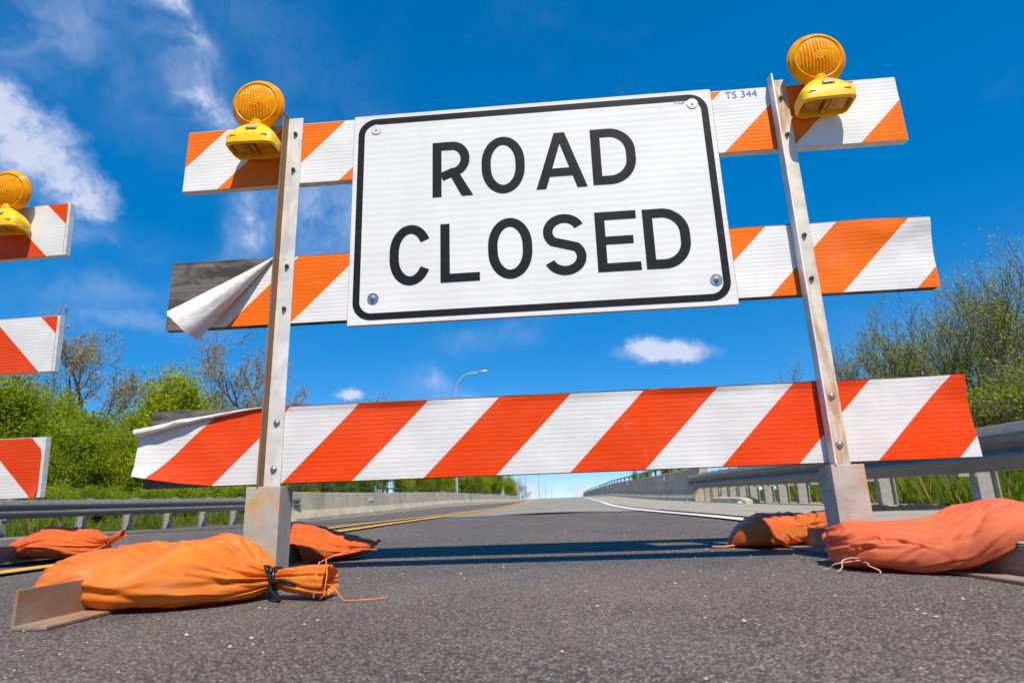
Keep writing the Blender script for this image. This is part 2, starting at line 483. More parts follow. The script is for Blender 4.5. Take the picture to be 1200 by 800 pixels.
M = dict(
    asphalt=m_asphalt(),
    deck=m_concrete('deck_concrete', (.22, .195, .165), (.33, .295, .25), .9, .3, False),
    shoulder=m_concrete('shoulder_concrete', (.30, .26, .21), (.42, .37, .30), 2.0, .5, False),
    parapet=m_concrete('parapet_concrete', (.44, .355, .24), (.62, .52, .375), 1.1, .3),
    galv=m_galv('galvanised_rail', (.19, .18, .165), .16, .6, .12),
    galvpost=m_galv('galvanised_post', (.36, .345, .315), .22, .65, .1),
    post=m_galv('painted_angle_iron', (.74, .72, .68), .42, .42, .08, 9.0, (.30, .17, .07), (1, 1, .12)),
    fin_rust_shade=m_galv('rusty_shaded_fin', (.26, .16, .085), .8, .55, .1, 7.0, (.16, .08, .035), (1, 1, .1)),  # rust, with the shade on the fin's inner side mixed into its brown
    rustpost=m_galv('rusted_angle_iron', (.66, .60, .51), .80, .5, .1, 22.0, (.30, .16, .07), (1, 1, .1)),
    stub=m_galv('socket_steel', (.47, .43, .37), .66, .45, .12, 9.0, (.36, .20, .07), (1, 1, .6)),
    foot=m_galv('foot_steel', (.36, .26, .20), .85, .42, .15, 6.0, (.20, .105, .055), (1, .3, 1)),
    bolt=m_galv('bolt_steel', (.42, .43, .45), .15, .3, .85, 30.0),
    darkbolt=m_galv('dark_bolt', (.09, .09, .095), .2, .4, .6, 30.0),
    wood=m_wood(),
    film_back=m_filmback(),
    edge_white=m_plain('white_panel_edge', (.68, .67, .65), .55, 0, .12, 30.0),
    signface=m_signface(), black=m_black(),
    signmetal=m_plain('sign_panel', (.60, .585, .56), .5, .1, .1, 20.0),
    yellow=m_plain('yellow_plastic', (.95, .56, .002), .4, 0, .08, 40.0, .06),
    lens=m_lens(), cell=m_plain('grey_cell_window', (.42, .43, .47), .3, .2, .2, 60.0),
    cavity=m_plain('battery_case', (.55, .24, .008), .5, 0, .35, 25.0),
    bag_a=m_bag('orange_bag', (1.0, .265, .003), (.95, .205, .002), .22),
    bag_b=m_bag('dark_orange_bag', (.95, .165, .005), (.86, .120, .004), .36),
    bag_c=m_bag('deep_orange_bag', (.97, .20, .002), (.84, .140, .002), .27),
    bag_d=m_bag('coral_bag', (.97, .195, .062), (.93, .165, .048), .40),
    tie=m_plain('black_plastic_tie', (.012, .012, .013), .3, 0, .2, 60.0),
    thread=m_plain('orange_thread', (.80, .22, .05), .6), pthread=m_plain('pink_thread', (.80, .36, .25), .7),
    blue=m_plain('blue_ink', (.07, .11, .33), .6, 0, .25, 90.0),
    line_y=m_paintline('yellow_road_paint', (.86, .42, .01)), line_w=m_paintline('white_road_paint', (.78, .77, .74)),
    bark=m_plain('bark', (.17, .135, .105), .9, 0, .4, 9.0, .4), bark2=m_plain('grey_brown_bark', (.17, .135, .105), .9, 0, .4, 9.0, .4),
    leaf_a=m_leaf('spring_leaves', (.18, .25, .005), (.42, .51, .013), .6), leaf_b=m_leaf('yellow_green_leaves', (.23, .285, .006), (.50, .56, .016), .6),
    leaf_c=m_leaf('mid_green_leaves', (.125, .185, .006), (.30, .39, .013), .55),
    leaf_bud=m_leaf('tan_buds', (.34, .28, .11), (.52, .43, .18), .4),
    grass=m_leaf('grass_blades', (.085, .13, .006), (.24, .31, .016), .45, .16),
    soil=m_concrete('grassy_soil', (.045, .06, .015), (.10, .12, .03), 3.0, .6, False),
    rubber=m_plain('tyre_rubber', (.018, .018, .019), .7, 0, .3, 60.0, .4),
    lamp=m_plain('pole_aluminium', (.62, .63, .65), .35, .6, .05, 10.0),
    darkpipe=m_plain('weathered_pipe', (.075, .07, .065), .55, .4, .3, 20.0),
    plate=m_plain('reflector_plate', (.75, .77, .8), .4),
    pebble=m_plain('pebbles', (.45, .42, .38), .7, 0, .4, 300.0),
)
F = dict(
    top=m_film('film_top_board', (.95, .185, .001), -.191, 1, 0, .431, .15),
    mid=m_film('film_middle_board', (.95, .165, .001), -.043, 1, 0, .431, .22),
    bot=m_film('film_bottom_board', (.95, .068, .001), .255, 1, .30, .433, .22),
)

# ------------------------------------------------------------------ the ground
def crest(y):
    c = .205 * smooth((y - 15) / 30)
    if y > 75: c -= min((y - 75) ** 2 * .00012, 1.4)
    return c


def gz(x, y):
    """height of the paved surface"""
    z = crest(y)
    if x < -1.45:
        s = .016 + .018 * smooth((y - 7) / 9)
        z -= min(-1.45 - x, 8.0) * s
    return z


def sheet(name, xs, ys, mat_, dz=0.0, kind='structure', xf=None):
    P = []
    for y in ys:
        P.append([((xf(x, y) if xf else x), y, gz((xf(x, y) if xf else x), y) + dz) for x in xs])
    b = MB(); b.grid([list(r) for r in zip(*P)])
    o = b.build(name, mat_, None, True); tag(o, kind=kind); return o


def lin(a, b, n): return [a + (b - a) * i / (n - 1) for i in range(n)]


YS_near = lin(-14, 20, 60)
YS_far = lin(6.2, 60, 60) + lin(63, 160, 30)
sheet('road', lin(-10.2, -1.45, 12) + lin(-1.2, 1.3, 8) + [1.6, 2.2, 2.9, 3.6], lin(-14, 6.2, 40), M['asphalt'])
sheet('bridge_deck', lin(-8.3, -1.45, 8) + lin(-1.2, 3.6, 10), YS_far, M['deck'], .004)
sheet('left_shoulder', [-10.2, -9.5, -8.9, -8.24], lin(6.2, 17, 16), M['asphalt'])
sheet('left_lane_asphalt', [-6.6, -5, -3.2, -1.85], lin(6.1, 30, 40), M['asphalt'], .008)
sheet('shoulder', [1.42, 2.0, 2.7, 3.62], lin(-14, 60, 70), M['shoulder'], .008, xf=lambda x, y: x - .20 * smooth((y - 2) / 6) if x < 2 else x)
# land beyond the road edges, one sheet to the horizon
b = MB()
gx = [-3000, -600, -150, -60, -30, -20, -15, -12.6, -10.9, -10.25, -10.15, -8, 0, 3.3, 3.7, 4.6, 6, 9, 14, 22, 40, 120, 600, 3000]
gy = [-1500, -200, -40, -14, -5, 0, 3, 6, 9, 12, 16, 20, 30, 45, 70, 110, 200, 600, 3000]
def land(x, y):
    if -10.16 <= x <= 3.3: z = -.9
    elif x > 3.3: z = -.06 + .30 * smooth((x - 3.6) / 5) - .5 * smooth((x - 9) / 12)
    else: z = -.20 - 1.3 * smooth((-10.6 - x) / 14)
    if y > 40: z -= 1.2 * smooth((y - 40) / 60)
    return z
b.grid([[(x, y, land(x, y)) for y in gy] for x in gx])
tag(b.build('terrain', M['soil'], None, True), kind='structure')

def ribbon(name, pts, w, mat_, dz=.012):
    P = []
    for i, (x, y) in enumerate(pts):
        a = Vector(pts[min(i + 1, len(pts) - 1)]) - Vector(pts[max(i - 1, 0)])
        n = Vector((a.y, -a.x)).normalized() * w / 2
        P.append([(x + n.x, y + n.y, gz(x + n.x, y + n.y) + dz), (x, y, gz(x, y) + dz), (x - n.x, y - n.y, gz(x - n.x, y - n.y) + dz)])
    b = MB(); b.grid(P); o = b.build(name, mat_, None, True); tag(o, kind='structure'); return o

def yx(y): return -1.50 - .09 * smooth((7 - y) / 3) - .33 * smooth((2.8 - y) / 2.2)
def yx2(y): return -1.72 - .30 * smooth((8.5 - y) / 4.5) - .40 * smooth((3.7 - y) / 1.7)
ribbon('yellow_line', [(yx(y), y) for y in lin(-4, 20, 60) + lin(21, 90, 40)], .125, M['line_y'])
ribbon('yellow_line', [(yx2(y), y) for y in lin(-4, 20, 60) + lin(21, 90, 40)], .125, M['line_y'])
ribbon('white_line', [(1.24 - .27 * smooth((y - 2) / 5.5) + .30 * smooth((y - 9) / 12), y) for y in lin(-8, 20, 50) + lin(21, 90, 40)], .12, M['line_w'])

b = MB(); b.grid([[(x, 6.16 + .03 * math.sin(x * 7), gz(x, 6.2) + .013), (x, 6.16 + .42 * max(.04, 1 - ((x + .1) / .75) ** 2) if abs(x + .1) < .75 else 6.2, gz(x, 6.4) + .013)] for x in lin(-1.1, .9, 24)])
tag(b.build('joint_shadow_strip', M['rubber'], None), kind='structure')  # shadow of a bump at the pavement joint, laid down as a dark strip
# loose stones and grit on the asphalt
rnd = random.Random(4)
b = MB()
for k in range(800):
    y = rnd.uniform(-1.35, 2.2); x = rnd.uniform(-1.4, 1.4)
    r = rnd.choice([.0014, .0018, .0022, .0026, .0036]) * rnd.uniform(.8, 1.2)
    pts = []
    for th, ph in ((0, 0), (0, 1), (0, 2), (0, 3), (1, 0), (-1, 0)):
        if th == 0: p = Vector((math.cos(ph * PI / 2), math.sin(ph * PI / 2), 0))
        else: p = Vector((0, 0, th * .7))
        pts.append(Vector((x, y, gz(x, y) + r * .4)) + p * r * rnd.uniform(.7, 1.3))
    for q in ((0, 1, 4), (1, 2, 4), (2, 3, 4), (3, 0, 4), (1, 0, 5), (2, 1, 5), (3, 2, 5), (0, 3, 5)):
        b.face([pts[i] for i in q])
tag(b.build('loose_grit', M['pebble']), 'pale grit scattered over the asphalt before the barricade', 'grit', kind='stuff')

# ------------------------------------------------------------------ concrete parapets of the bridge
JERSEY = [(0.0, 0.0), (0.0, .075), (.115, .30), (.17, .80), (.185, .815), (.34, .815), (.355, .80), (.41, 0.0)]


def parapet(name, label, x0, side, ys, joints, plates):
    """side=+1: traffic face looks to +x (left wall); -1: to -x"""
    root = empty(name, (x0, ys, gz(x0, ys))); tag(root, label, 'parapet', 'parapets along the bridge')
    z0 = gz(x0, ys)
    def zz(y): return gz(x0 + side * .1, y) - z0
    for i in range(len(joints) - 1):
        ya, yb = joints[i] + .012, joints[i + 1] - .012
        n = max(2, int((yb - ya) / 3))
        b = MB(); rows = []
        for k in range(n + 1):
            y = ya + (yb - ya) * k / n
            rows.append([((-side) * d, y - ys, zz(y) + h + (rndp.uniform(-.006, .006) if k in (0, n) else 0)) for d, h in JERSEY])
        b.grid(rows); b.face(rows[0]); b.face(rows[-1][::-1])
        b.build('barrier_segment', M['parapet'], root, bevel=0, weld=True)
    yend = joints[-1]
    pipe = MB(); pts = [((-side) * .26, y - ys, zz(y) + 1.0) for y in lin(joints[0] + .3, yend, 30)]
    pipe.tube(pts, .032, 8); pr = pipe.build('pipe_rail', M['darkpipe'], root, True)
    me = None
    y = joints[0] + .8
    while y < yend:
        if me is None:
            pb = MB(); pb.box(-.03, .03, -.045, .045, -.2, -.012); pb.box(-.055, .055, -.075, .075, -.199, -.18)
            me = pb.mesh('rail_bracket'); me.materials.append(M['darkpipe'])
        o = bpy.data.objects.new('rail_bracket', me); COL.objects.link(o); o.parent = root
        o.location = ((-side) * .26, y - ys, zz(y) + 1.0)
        y += 2.4 if y < 60 else 6
    for (y, h, w, t) in plates:
        pl = MB(); pl.box(-.006, .006, -w / 2, w / 2, -t / 2, t / 2)
        o = pl.build('reflector_plate', M['plate'], root)
        o.location = ((-side) * (.12 + .05 * (h - .3)) + side * .012, y - ys, zz(y) + h)
    return root


rndp = random.Random(3)
parapet('bridge_parapet', 'long tan concrete parapet with pipe rail beyond the left lanes', -7.5, 1, 16.0,
        [16.0, 19.6, 26.0, 33, 40.5, 48, 56, 64, 72, 80, 90, 100, 110], [(23.5, .58, .55, .16), (37, .6, .3, .14), (60, .6, .3, .14)])
parapet('bridge_parapet', 'concrete parapet with pipe rail behind the end of the right guardrail', 3.12, -1, 13.7,
        [13.7, 17.2, 23, 29.5, 36, 43, 50, 58, 66, 74, 82, 90, 100, 110], [(19, .66, .14, .14), (31, .66, .14, .14), (46, .66, .14, .14)])

# ------------------------------------------------------------------ guardrails
WB = [(.0, .0), (.018, .010), (.030, .030), (.078, .066), (.083, .080), (.083, .102), (.076, .116), (.030, .140), (.024, .156), (.030, .172),
      (.076, .196), (.083, .210), (.083, .232), (.078, .246), (.030, .282), (.018, .302), (.0, .312)]
def wbeam(name, pts, ztops, side, root, org):
    """side: direction (+1/-1 in x) the corrugations bulge to"""
    rows = []
    for (x, y), zt in zip(pts, ztops):
        r = [(x + side * d, y, zt - .312 + h) for d, h in WB]
        r += [(x + side * d - side * .006, y, zt - .312 + h) for d, h in reversed(WB)]
        rows.append([(p[0] - org[0], p[1] - org[1], p[2] - org[2]) for p in r])
    b = MB(); b.grid(rows, closed_v=True); b.face(rows[0]); b.face(rows[-1][::-1])
    me = b.mesh(name, True); me.set_sharp_from_angle(angle=.9)
    return link(name, me, M['galv'], root)

def ipost_mesh(h):
    b = MB(); w, d, t = .10, .15, .010
    b.box(-d / 2, -d / 2 + t, -w / 2, w / 2, -.5, h); b.box(d / 2 - t, d / 2, -w / 2, w / 2, -.5, h); b.box(-d / 2 + t, d / 2 - t, -t / 2, t / 2, -.5, h - .002)
    me = b.mesh('post'); me.materials.append(M['galvpost']); return me

def block_mesh():
    b = MB(); w, d, t = .10, .13, .008
    b.box(-d / 2, -d / 2 + t, -w / 2, w / 2, -.18, .18); b.box(d / 2 - t, d / 2, -w / 2, w / 2, -.18, .18); b.box(-d / 2 + t, d / 2 - t, -t / 2, t / 2, -.179, .179)
    me = b.mesh('spacer_block'); me.materials.append(M['galvpost']); return me
BLK = block_mesh()
def boltmesh(r=.016, h=.010, dome=True):
    b = MB(); b.lathe([(r, 0), (r, -h * .35), (r * .82, -h * .75), (r * .45, -h), (.0005, -h * 1.05)], 12)
    return b.mesh('bolt', True)
BOLT = boltmesh(); BOLT.materials.append(M['bolt'])

def guardrail(label, path, zt, side, posts, piece):
    org = Vector((path[0][0], path[0][1], gz(path[0][0], path[0][1])))
    root = empty('guardrail', org); tag(root, label, 'guardrail', 'guardrails leading to the bridge')
    def at(y):
        for (x0, y0), (x1, y1) in zip(path, path[1:]):
            if y0 <= y <= y1: return x0 + (x1 - x0) * (y - y0) / (y1 - y0)
        return path[-1][0] if y > path[-1][1] else path[0][0]
    ys = [path[0][1]]
    while ys[-1] < path[-1][1] - .1: ys.append(min(ys[-1] + piece, path[-1][1]))
    for i, (a, c) in enumerate(zip(ys, ys[1:])):
        yy = sorted(set(lin(a, min(c + .25, path[-1][1]), 6) + [p[1] for p in path if a < p[1] < c]))
        off = .004 * (i % 2)
        wb = wbeam('w_beam', [(at(y) + side * off, y) for y in yy], [zt(y) for y in yy], side, root, org)
        for hh in (.09, .22):
            o = bpy.data.objects.new('bolt', BOLT); COL.objects.link(o); o.parent = wb
            o.location = (at(c) + side * .034 - org.x, min(c, path[-1][1]) - .1 - org.y, zt(c) - .312 + hh + .066 - org.z); o.rotation_euler = (0, 0, side * PI / 2)
    for y in posts:
        x = at(y) - side * .215; g = gz(x, y)
        o = bpy.data.objects.new('post', ipost_mesh(zt(y) - g - .01)); COL.objects.link(o); o.parent = root; o.location = (x - org.x, y - org.y, g - org.z)
        q = bpy.data.objects.new('spacer_block', BLK); COL.objects.link(q); q.parent = root; q.location = (at(y) - side * .072 - org.x, y - org.y, zt(y) - .156 - org.z)
        o2 = bpy.data.objects.new('bolt', BOLT); COL.objects.link(o2); o2.parent = root
        o2.location = (at(y) + side * .030 - org.x, y - org.y, zt(y) - .156 - org.z); o2.rotation_euler = (0, 0, side * PI / 2)
    return root

guardrail('big galvanised guardrail along the right shoulder in front of the grass', [(3.05, -5.5), (3.06, 6.0), (3.10, 14.0)],
          lambda y: .575 + .03 * smooth((y - 6) / 6), -1, [-4.2, -2.3, -.4, 1.5, 3.35, 4.9, 6.35, 7.2, 8.0, 8.7, 9.5, 10.2, 10.9, 11.6, 12.4, 13.2], 3.81)
guardrail('distant galvanised guardrail left of the road below the green trees', [(-9.95, 2.0), (-9.3, 9.6), (-7.62, 16.4)],
          lambda y: .475 + .02 * smooth((8 - y) / 6) * -1, 1, [3.0, 4.9, 6.8, 8.6, 10.2, 11.2, 12.2, 13.2, 14.2, 15.2], 3.81)

# ------------------------------------------------------------------ street lamps on the bridge
def street_lamp(label, x, y, H=9.6):
    z = gz(-7.5, y) + .3
    root = empty('street_lamp', (x, y, z)); tag(root, label, 'street lamp', 'street lamps along the left parapet')
    b = MB(); b.tube([(0, 0, -.5), (0, 0, H * .5), (0, 0, H - 1.7)], [.10, .085, .065], 12); b.build('pole', M['lamp'], root, True)
    b = MB(); pts = []
    for k in range(13):
        t = k / 12; a = t * PI / 2
        pts.append((1.25 * (1 - math.cos(a)), 0, H - 1.72 + 1.45 * math.sin(a)))
    pts += [(1.6, 0, H - .24), (1.9, 0, H - .20)]
    b.tube(pts, [.062] * 8 + [.055] * 7, 10); b.build('curved_arm', M['lamp'], root, True)
    b = MB(); b.lathe([(.001, -.42), (.07, -.40), (.13, -.2), (.15, .1), (.12, .32), (.05, .42), (.001, .43)], 16, axis='z')
    o = b.build('lamp_head', M['lamp'], root, True); o.rotation_euler = (0, PI / 2 - .06, 0); o.location = (2.1, 0, H - .17); o.scale = (.62, 1, 1)
    b = MB(); b.lathe([(.001, -.1), (.06, -.09), (.11, -.02), (.12, .0)], 14, axis='z')
    g = b.build('lamp_glass', M['plate'], root, True); g.location = (2.1, 0, H - .20); g.scale = (1.6, .9, .7)
    return root
for i, (x, y, lb) in enumerate([(-7.75, 45, 'tall pale street lamp with curved arm rising behind the bottom board'),
                               (-7.75, 130, 'second street lamp far along the left parapet'), (-7.75, 200, 'third street lamp away, tiny beyond the bridge crest'),
                               (-7.75, 272, 'fourth street lamp away, tiny beyond the bridge crest'), (-7.75, 400, 'farthest street lamp, almost at the vanishing point')]):
    street_lamp(lb, x, y)

# ------------------------------------------------------------------ barricades
LEAN = .0235
HB = .1182
F2 = dict(
    top=m_film('left_film_top_board', (.86, .080, .002), 1.392, -1, .12, .431, .2),
    mid=m_film('left_film_middle_board', (.86, .070, .002), .918, -1, .15, .431, .2),
    bot=m_film('left_film_bottom_board', (.85, .060, .002), .222, -1, .25, .431, .2),
)


def wav(u, v, s=0.0):
    return .0016 * mnoise.noise(Vector((u * 3.1 + s, v * 9 + s, s))) + .0007 * mnoise.noise(Vector((u * 11 + s, v * 21, s)))


def flat_film(b, u0f, u1f, v0f, v1f, nu, nv, seed, wf=None, mi=0):
    P, U = [], []
    for i in range(nu + 1):
        rp, ru = [], []
        for j in range(nv + 1):
            t = j / nv
            # boundaries may depend on the other coordinate
            v = None
            vm = v0f(0) + (v1f(0) - v0f(0)) * t
            u = u0f(vm) + (u1f(vm) - u0f(vm)) * i / nu
            v = v0f(u) + (v1f(u) - v0f(u)) * t
            w = -.0028 + wav(u, v, seed) + (wf(u, v) if wf else 0)
            rp.append((u, w, v)); ru.append((u, v))
        P.append(rp); U.append(ru)
    b.grid(P, U, mi=mi)


def board(root, lean, u0, u1, vc, mat_, seed):
    b = MB(); b.box(u0, u1, .0, .026, vc - HB, vc + HB)
    o = b.build('board', mat_, root, bevel=.0015); o.rotation_euler.x = -lean
    return o


def film_obj(name, b, mats, parent):
    me = b.mesh(name, True)
    return link(name, me, mats, parent)


def angle_post(root, lean, u, zt, zb, mat_, mfin):
    """angle iron standing on the front of the boards: flat leg to the right, fin towards the viewer"""
    b = MB(); t = .005; W = .056; D = .046
    b.box(u + t, u + W, -.0105, -.0055, zb, zt - .004)
    flat = b.build('post', mat_, root, bevel=.0008); flat.rotation_euler.x = -lean
    b = MB()
    P = [(-.0055, zb), (-.0055, zt), (-.0105, zt + .004), (-D, zt - .003), (-D, zb)]
    for x, rev in ((u, False), (u + t, True)):
        q = [(x, w, v) for w, v in P]; b.face(q[::-1] if rev else q)
    for (w0, v0), (w1, v1) in zip(P, P[1:] + P[:1]): b.face([(u, w0, v0), (u + t, w0, v0), (u + t, w1, v1), (u, w1, v1)])
    fin = b.build('fin', mfin, flat, weld=True); fin.rotation_euler.x = 0
    return flat


def hexbolt_mesh(r, h, washer):
    b = MB()
    if washer: b.lathe([(washer, 0), (washer, -.0022), (washer * .3, -.0024)], 20)
    b.lathe([(r, -.0015), (r, -h), (r * .8, -h * 1.1), (.0004, -h * 1.12)], 6)
    b.lathe([(r * .45, -h), (r * .45, -h * 1.9), (.0004, -h * 1.95)], 8)
    return b.mesh('bolt')


def dome_mesh(r, h):
    b = MB(); b.lathe([(r * 1.25, 0), (r * 1.25, -.0015), (r, -.002), (r * .95, -h * .5), (r * .7, -h * .85), (r * .3, -h), (.0004, -h * 1.02)], 18)
    return b.mesh('bolt', True)


HEX = hexbolt_mesh(.0075, .006, 0); HEX.materials.append(M['darkbolt'])
DOME = dome_mesh(.0085, .008); DOME.materials.append(M['bolt'])


def put(me, name, parent, loc, rot=(0, 0, 0)):
    o = bpy.data.objects.new(name, me); COL.objects.link(o); o.parent = parent; o.location = loc; o.rotation_euler = rot; return o


def socket(root, lean, uc, w=.106, h=.250):
    b = MB(); d0, d1, t = -.042, .05, .005
    o1 = [(uc - w / 2, d0), (uc + w / 2, d0), (uc + w / 2, d1), (uc - w / 2, d1)]
    i1 = [(uc - w / 2 + t, d0 + t), (uc + w / 2 - t, d0 + t), (uc + w / 2 - t, d1 - t), (uc - w / 2 + t, d1 - t)]
    for k in range(4):
        a, c = o1[k], o1[(k + 1) % 4]; p, q = i1[k], i1[(k + 1) % 4]
        b.face([(*a, .002), (*c, .002), (*c, h), (*a, h)]); b.face([(*q, .002), (*p, .002), (*p, h), (*q, h)])
        b.face([(*a, h), (*c, h), (*q, h), (*p, h)])
    o = b.build('socket', M['stub'], root, bevel=.003); o.rotation_euler.x = -lean
    return o


def foot(root, uc, out, y0=-.80, y1=.80, splay=0.0):
    """angle-iron foot lying on the road; upright leg on the outer side"""
    b = MB(); t = .006; L = .066
    xs = (0, -out * L)
    x0, x1 = min(xs), max(xs)
    ux = (0, -out * t) if out > 0 else (0, t)
    prof = [(0, .001), (0, L), (-out * t, L), (-out * t, .001 + t), (-out * L, .001 + t), (-out * L, .001)]
    rows = []
    for y in lin(y0, y1, 7): rows.append([(x, y, z) for x, z in prof])
    b.grid(rows, closed_v=True); b.face(rows[0]); b.face(rows[-1][::-1])
    o = b.build('foot', M['foot'], root, bevel=.0012); o.location = (uc, 0, 0); o.rotation_euler = (0, 0, splay)
    return o


def full_film(name, parent, mat_, uc, half, vc, seed, inset=.004, right_over=0.0, wf=None, nu=120, nv=14):
    b = MB()
    top = lambda u: vc + HB - inset - .0012 * mnoise.noise(Vector((u * 6, seed, 0)))
    bot = lambda u: vc - HB + .0008
    flat_film(b, lambda v: uc - half + .001, lambda v: uc + half - .001 + right_over, bot, top, nu, nv, seed, wf)
    return film_obj(name, b, [mat_], parent)


# ---- main barricade
bar = empty('barricade', (0, 0, 0))
tag(bar, 'big orange and white striped three-board barricade holding the ROAD CLOSED sign', 'barricade', 'striped barricades across the road')
HALF = 1.2139
vt, vm_, vb = 1.3812, .8791, .3766
bt = board(bar, LEAN, .0067 - HALF, .0067 + HALF, vt, M['edge_white'], 1)
full_film('striped_film', bt, F['top'], .0067, HALF, vt, 1.3)
bmid = board(bar, LEAN, .0028 - HALF, .0028 + HALF - .008, vm_, M['wood'], 2)
bbot = board(bar, LEAN, -.0096 - HALF, -.0096 + HALF, vb, M['wood'], 3)

# middle board: film torn off the upper left corner and rolled into a cone
A = Vector((-.858, .992)); Bp = Vector((-1.098, .757))
b = MB()
sl_ = (Bp.x - A.x) / (Bp.y - A.y)
ul = lambda v: A.x + (v - A.y) * sl_
u_r = .0028 + HALF
def wmid(u, v):
    w = 0
    if u > .85:   # loose, wrinkled right end
        k = smooth((u - .85) / .36) * smooth((v - .86) / .13)
        w -= .030 * k * (.6 + .6 * mnoise.noise(Vector((u * 9, v * 14, 4)))) + .004 * smooth((u - .85) / .3) * mnoise.noise(Vector((u * 14, v * 8, 9)))
    return w
flat_film(b, ul, lambda v: u_r, lambda u: vm_ - HB + .001, lambda u: vm_ + HB - .005 - .012 * smooth((u - 1.02) / .2), 150, 22, 2.7, wmid)
film_obj('striped_film', b, [F['mid']], bmid)
b = MB(); rows = []
ax = (Bp - A); nn = Vector((-ax.y, ax.x)).normalized()
if nn.y > 0: nn = -nn           # towards the lower right
n2 = nn
for i in range(33):
    s = i / 32 * 1.03
    r = .003 + .062 * s ** 1.05
    c2 = A + ax * s
    row = []
    for k in range(41):
        ph = -.15 + k / 40 * 5.6       # from the board, over the upper left, the front and back to the lower right
        rr = r * (1 - .10 * k / 40)
        du = -math.sin(ph); dwv = math.cos(ph)
        lip = .012 * math.sin(ph * 1.3 + .5) * smooth((s - .9) / .17)
        p2 = c2 + n2 * (du * rr) + ax * lip
        w = -.0045 - r + dwv * rr * 1.0
        cz_ = (.0045 * mnoise.noise(Vector((s * 3, ph * 3.0, 1))) + .002 * mnoise.noise(Vector((s * 14, ph * 4, 5)))) * s
        row.append((p2.x + cz_ * .6, w + cz_, p2.y + cz_ * .6))
    rows.append(row)
b.grid(rows)
film_obj('peeled_film_roll', b, [M['film_back']], bmid)['label'] = 'white back of the peeled film rolled into a cone'

# bottom board: film loose at the left end, its top edge rolled over and its lower corner lifted
b = MB()
ub0 = -.0096 - HALF
tl = lambda u: max(0., min(1., (-.862 - u) / .36))
vtop = lambda u: vb + HB - .005 - .066 * tl(u) ** 1.35
vbot = lambda u: vb - HB + .001 + .034 * max(0., min(1., (-.99 - u) / .24)) ** 1.4
def wbot(u, v):
    k = tl(u)
    w = -.030 * k ** 2
    low = max(0., (vb - .055 - v) / .065); w -= .026 * max(0., min(1., (-.96 - u) / .27)) ** 1.5 * low
    w -= .012 * k * math.sin((u * .8 + v) * 26) * .35
    if u > .95:
        t = smooth((u - 1.0) / .22); hi = smooth((v - .40) / .09)
        w -= .016 * t * hi * (.7 + .5 * mnoise.noise(Vector((u * 7, v * 9, 3)))) + .004 * t
    ed = smooth((v - (vb + HB - .03)) / .03) * (1 - k)
    w -= .011 * ed ** 1.5 * max(0, mnoise.noise(Vector((u * 3.2, 2, 7))) + .42)
    return w
flat_film(b, lambda v: ub0 - .010, lambda v: -.0096 + HALF + .010 + .008 * smooth((.46 - v) / .2), vbot, vtop, 190, 26, 5.1, wbot)
film_obj('striped_film', b, [F['bot']], bbot)
b = MB(); rows = []
for i in range(41):
    t = i / 40; u = -.85 + (ub0 - .012 + .85) * t
    r = (.0022 + .0115 * tl(u)) * (1 + .28 * mnoise.noise(Vector((u * 16, 3, 1)))); v = vtop(u) + .004 * tl(u) * mnoise.noise(Vector((u * 22, 1, 2))); w0 = -.0028 + wav(u, v, 5.1) + wbot(u, v)
    row = []
    for k in range(23):
        ph = k / 22 * 4.6
        k2 = 1 + .22 * mnoise.noise(Vector((u * 20, ph * 2, 8)))
        row.append((u - .004 * math.sin(ph) * t, w0 - r * 1.1 + 1.1 * r * math.cos(ph) * k2, v + r * .85 * math.sin(ph) * k2))
    rows.append(row)
b.grid(rows)
film_obj('rolled_film_edge', b, [M['film_back']], bbot)['label'] = 'white rolled-over edge of loose film'

P_U = (-.842, .810)
for u, mfin in ((P_U[0], M['fin_rust_shade']), (P_U[1], M['post'])):
    ps = angle_post(bar, LEAN, u, 1.520, .2505, M['post'] if u < 0 else M['rustpost'], mfin)
    for vc, me in ((vt, HEX), (vm_, HEX), (vb, DOME)):
        for dv in (-.072, .072):
            put(me, 'bolt', ps, (u + .034, -.0105, vc + dv + random.Random(u + vc + dv).uniform(-.008, .008)), (0, .3, 0))
for uc, sw in ((-.822, .104), (.843, .090)): socket(bar, LEAN, uc, sw)
foot(bar, -.884, -1, -.79, .78, -.010)
foot(bar, .906, 1, -.86, .78, .115)

# ---- second barricade, further left
bar2 = empty('barricade', (-2.0033, .5348, .002), -.042)
tag(bar2, 'second striped barricade cut off by the left picture edge, three board ends showing', 'barricade', 'striped barricades across the road')
LEAN2 = -.0411
for vc, key, off in ((1.3812, 'top', 0.0), (.8791, 'mid', .0087), (.3766, 'bot', .0047)):
    o = board(bar2, LEAN2, -2.43, off, vc, M['edge_white'], 4)
    bb = MB()
    cut = (lambda v: off - .011 - (.028 * smooth((v - .43) / .065) if key == 'bot' else 0))
    wf = (lambda u, v: -.018 * smooth((u + .06) / .06) * smooth((.30 - v) / .05)) if key == 'bot' else None
    flat_film(bb, lambda v: -2.429, cut, lambda u: vc - HB + .001, lambda u: vc + HB - .002, 120, 14, 8 + vc, wf)
    film_obj('striped_film', bb, [F2[key]], o)
for u in (-2.06, -.42):
    ps = angle_post(bar2, LEAN2, u, 1.52, .25, M['post'], M['rustpost'])
    for vc in (vt, vm_, vb):
        for dv in (-.072, .072): put(HEX, 'bolt', ps, (u + .034, -.0105, vc + dv))
for uc in (-2.04, -.40): socket(bar2, LEAN2, uc)
foot(bar2, -2.10, -1, -.78, .78); foot(bar2, -.335, 1, -.78, .78, .02)

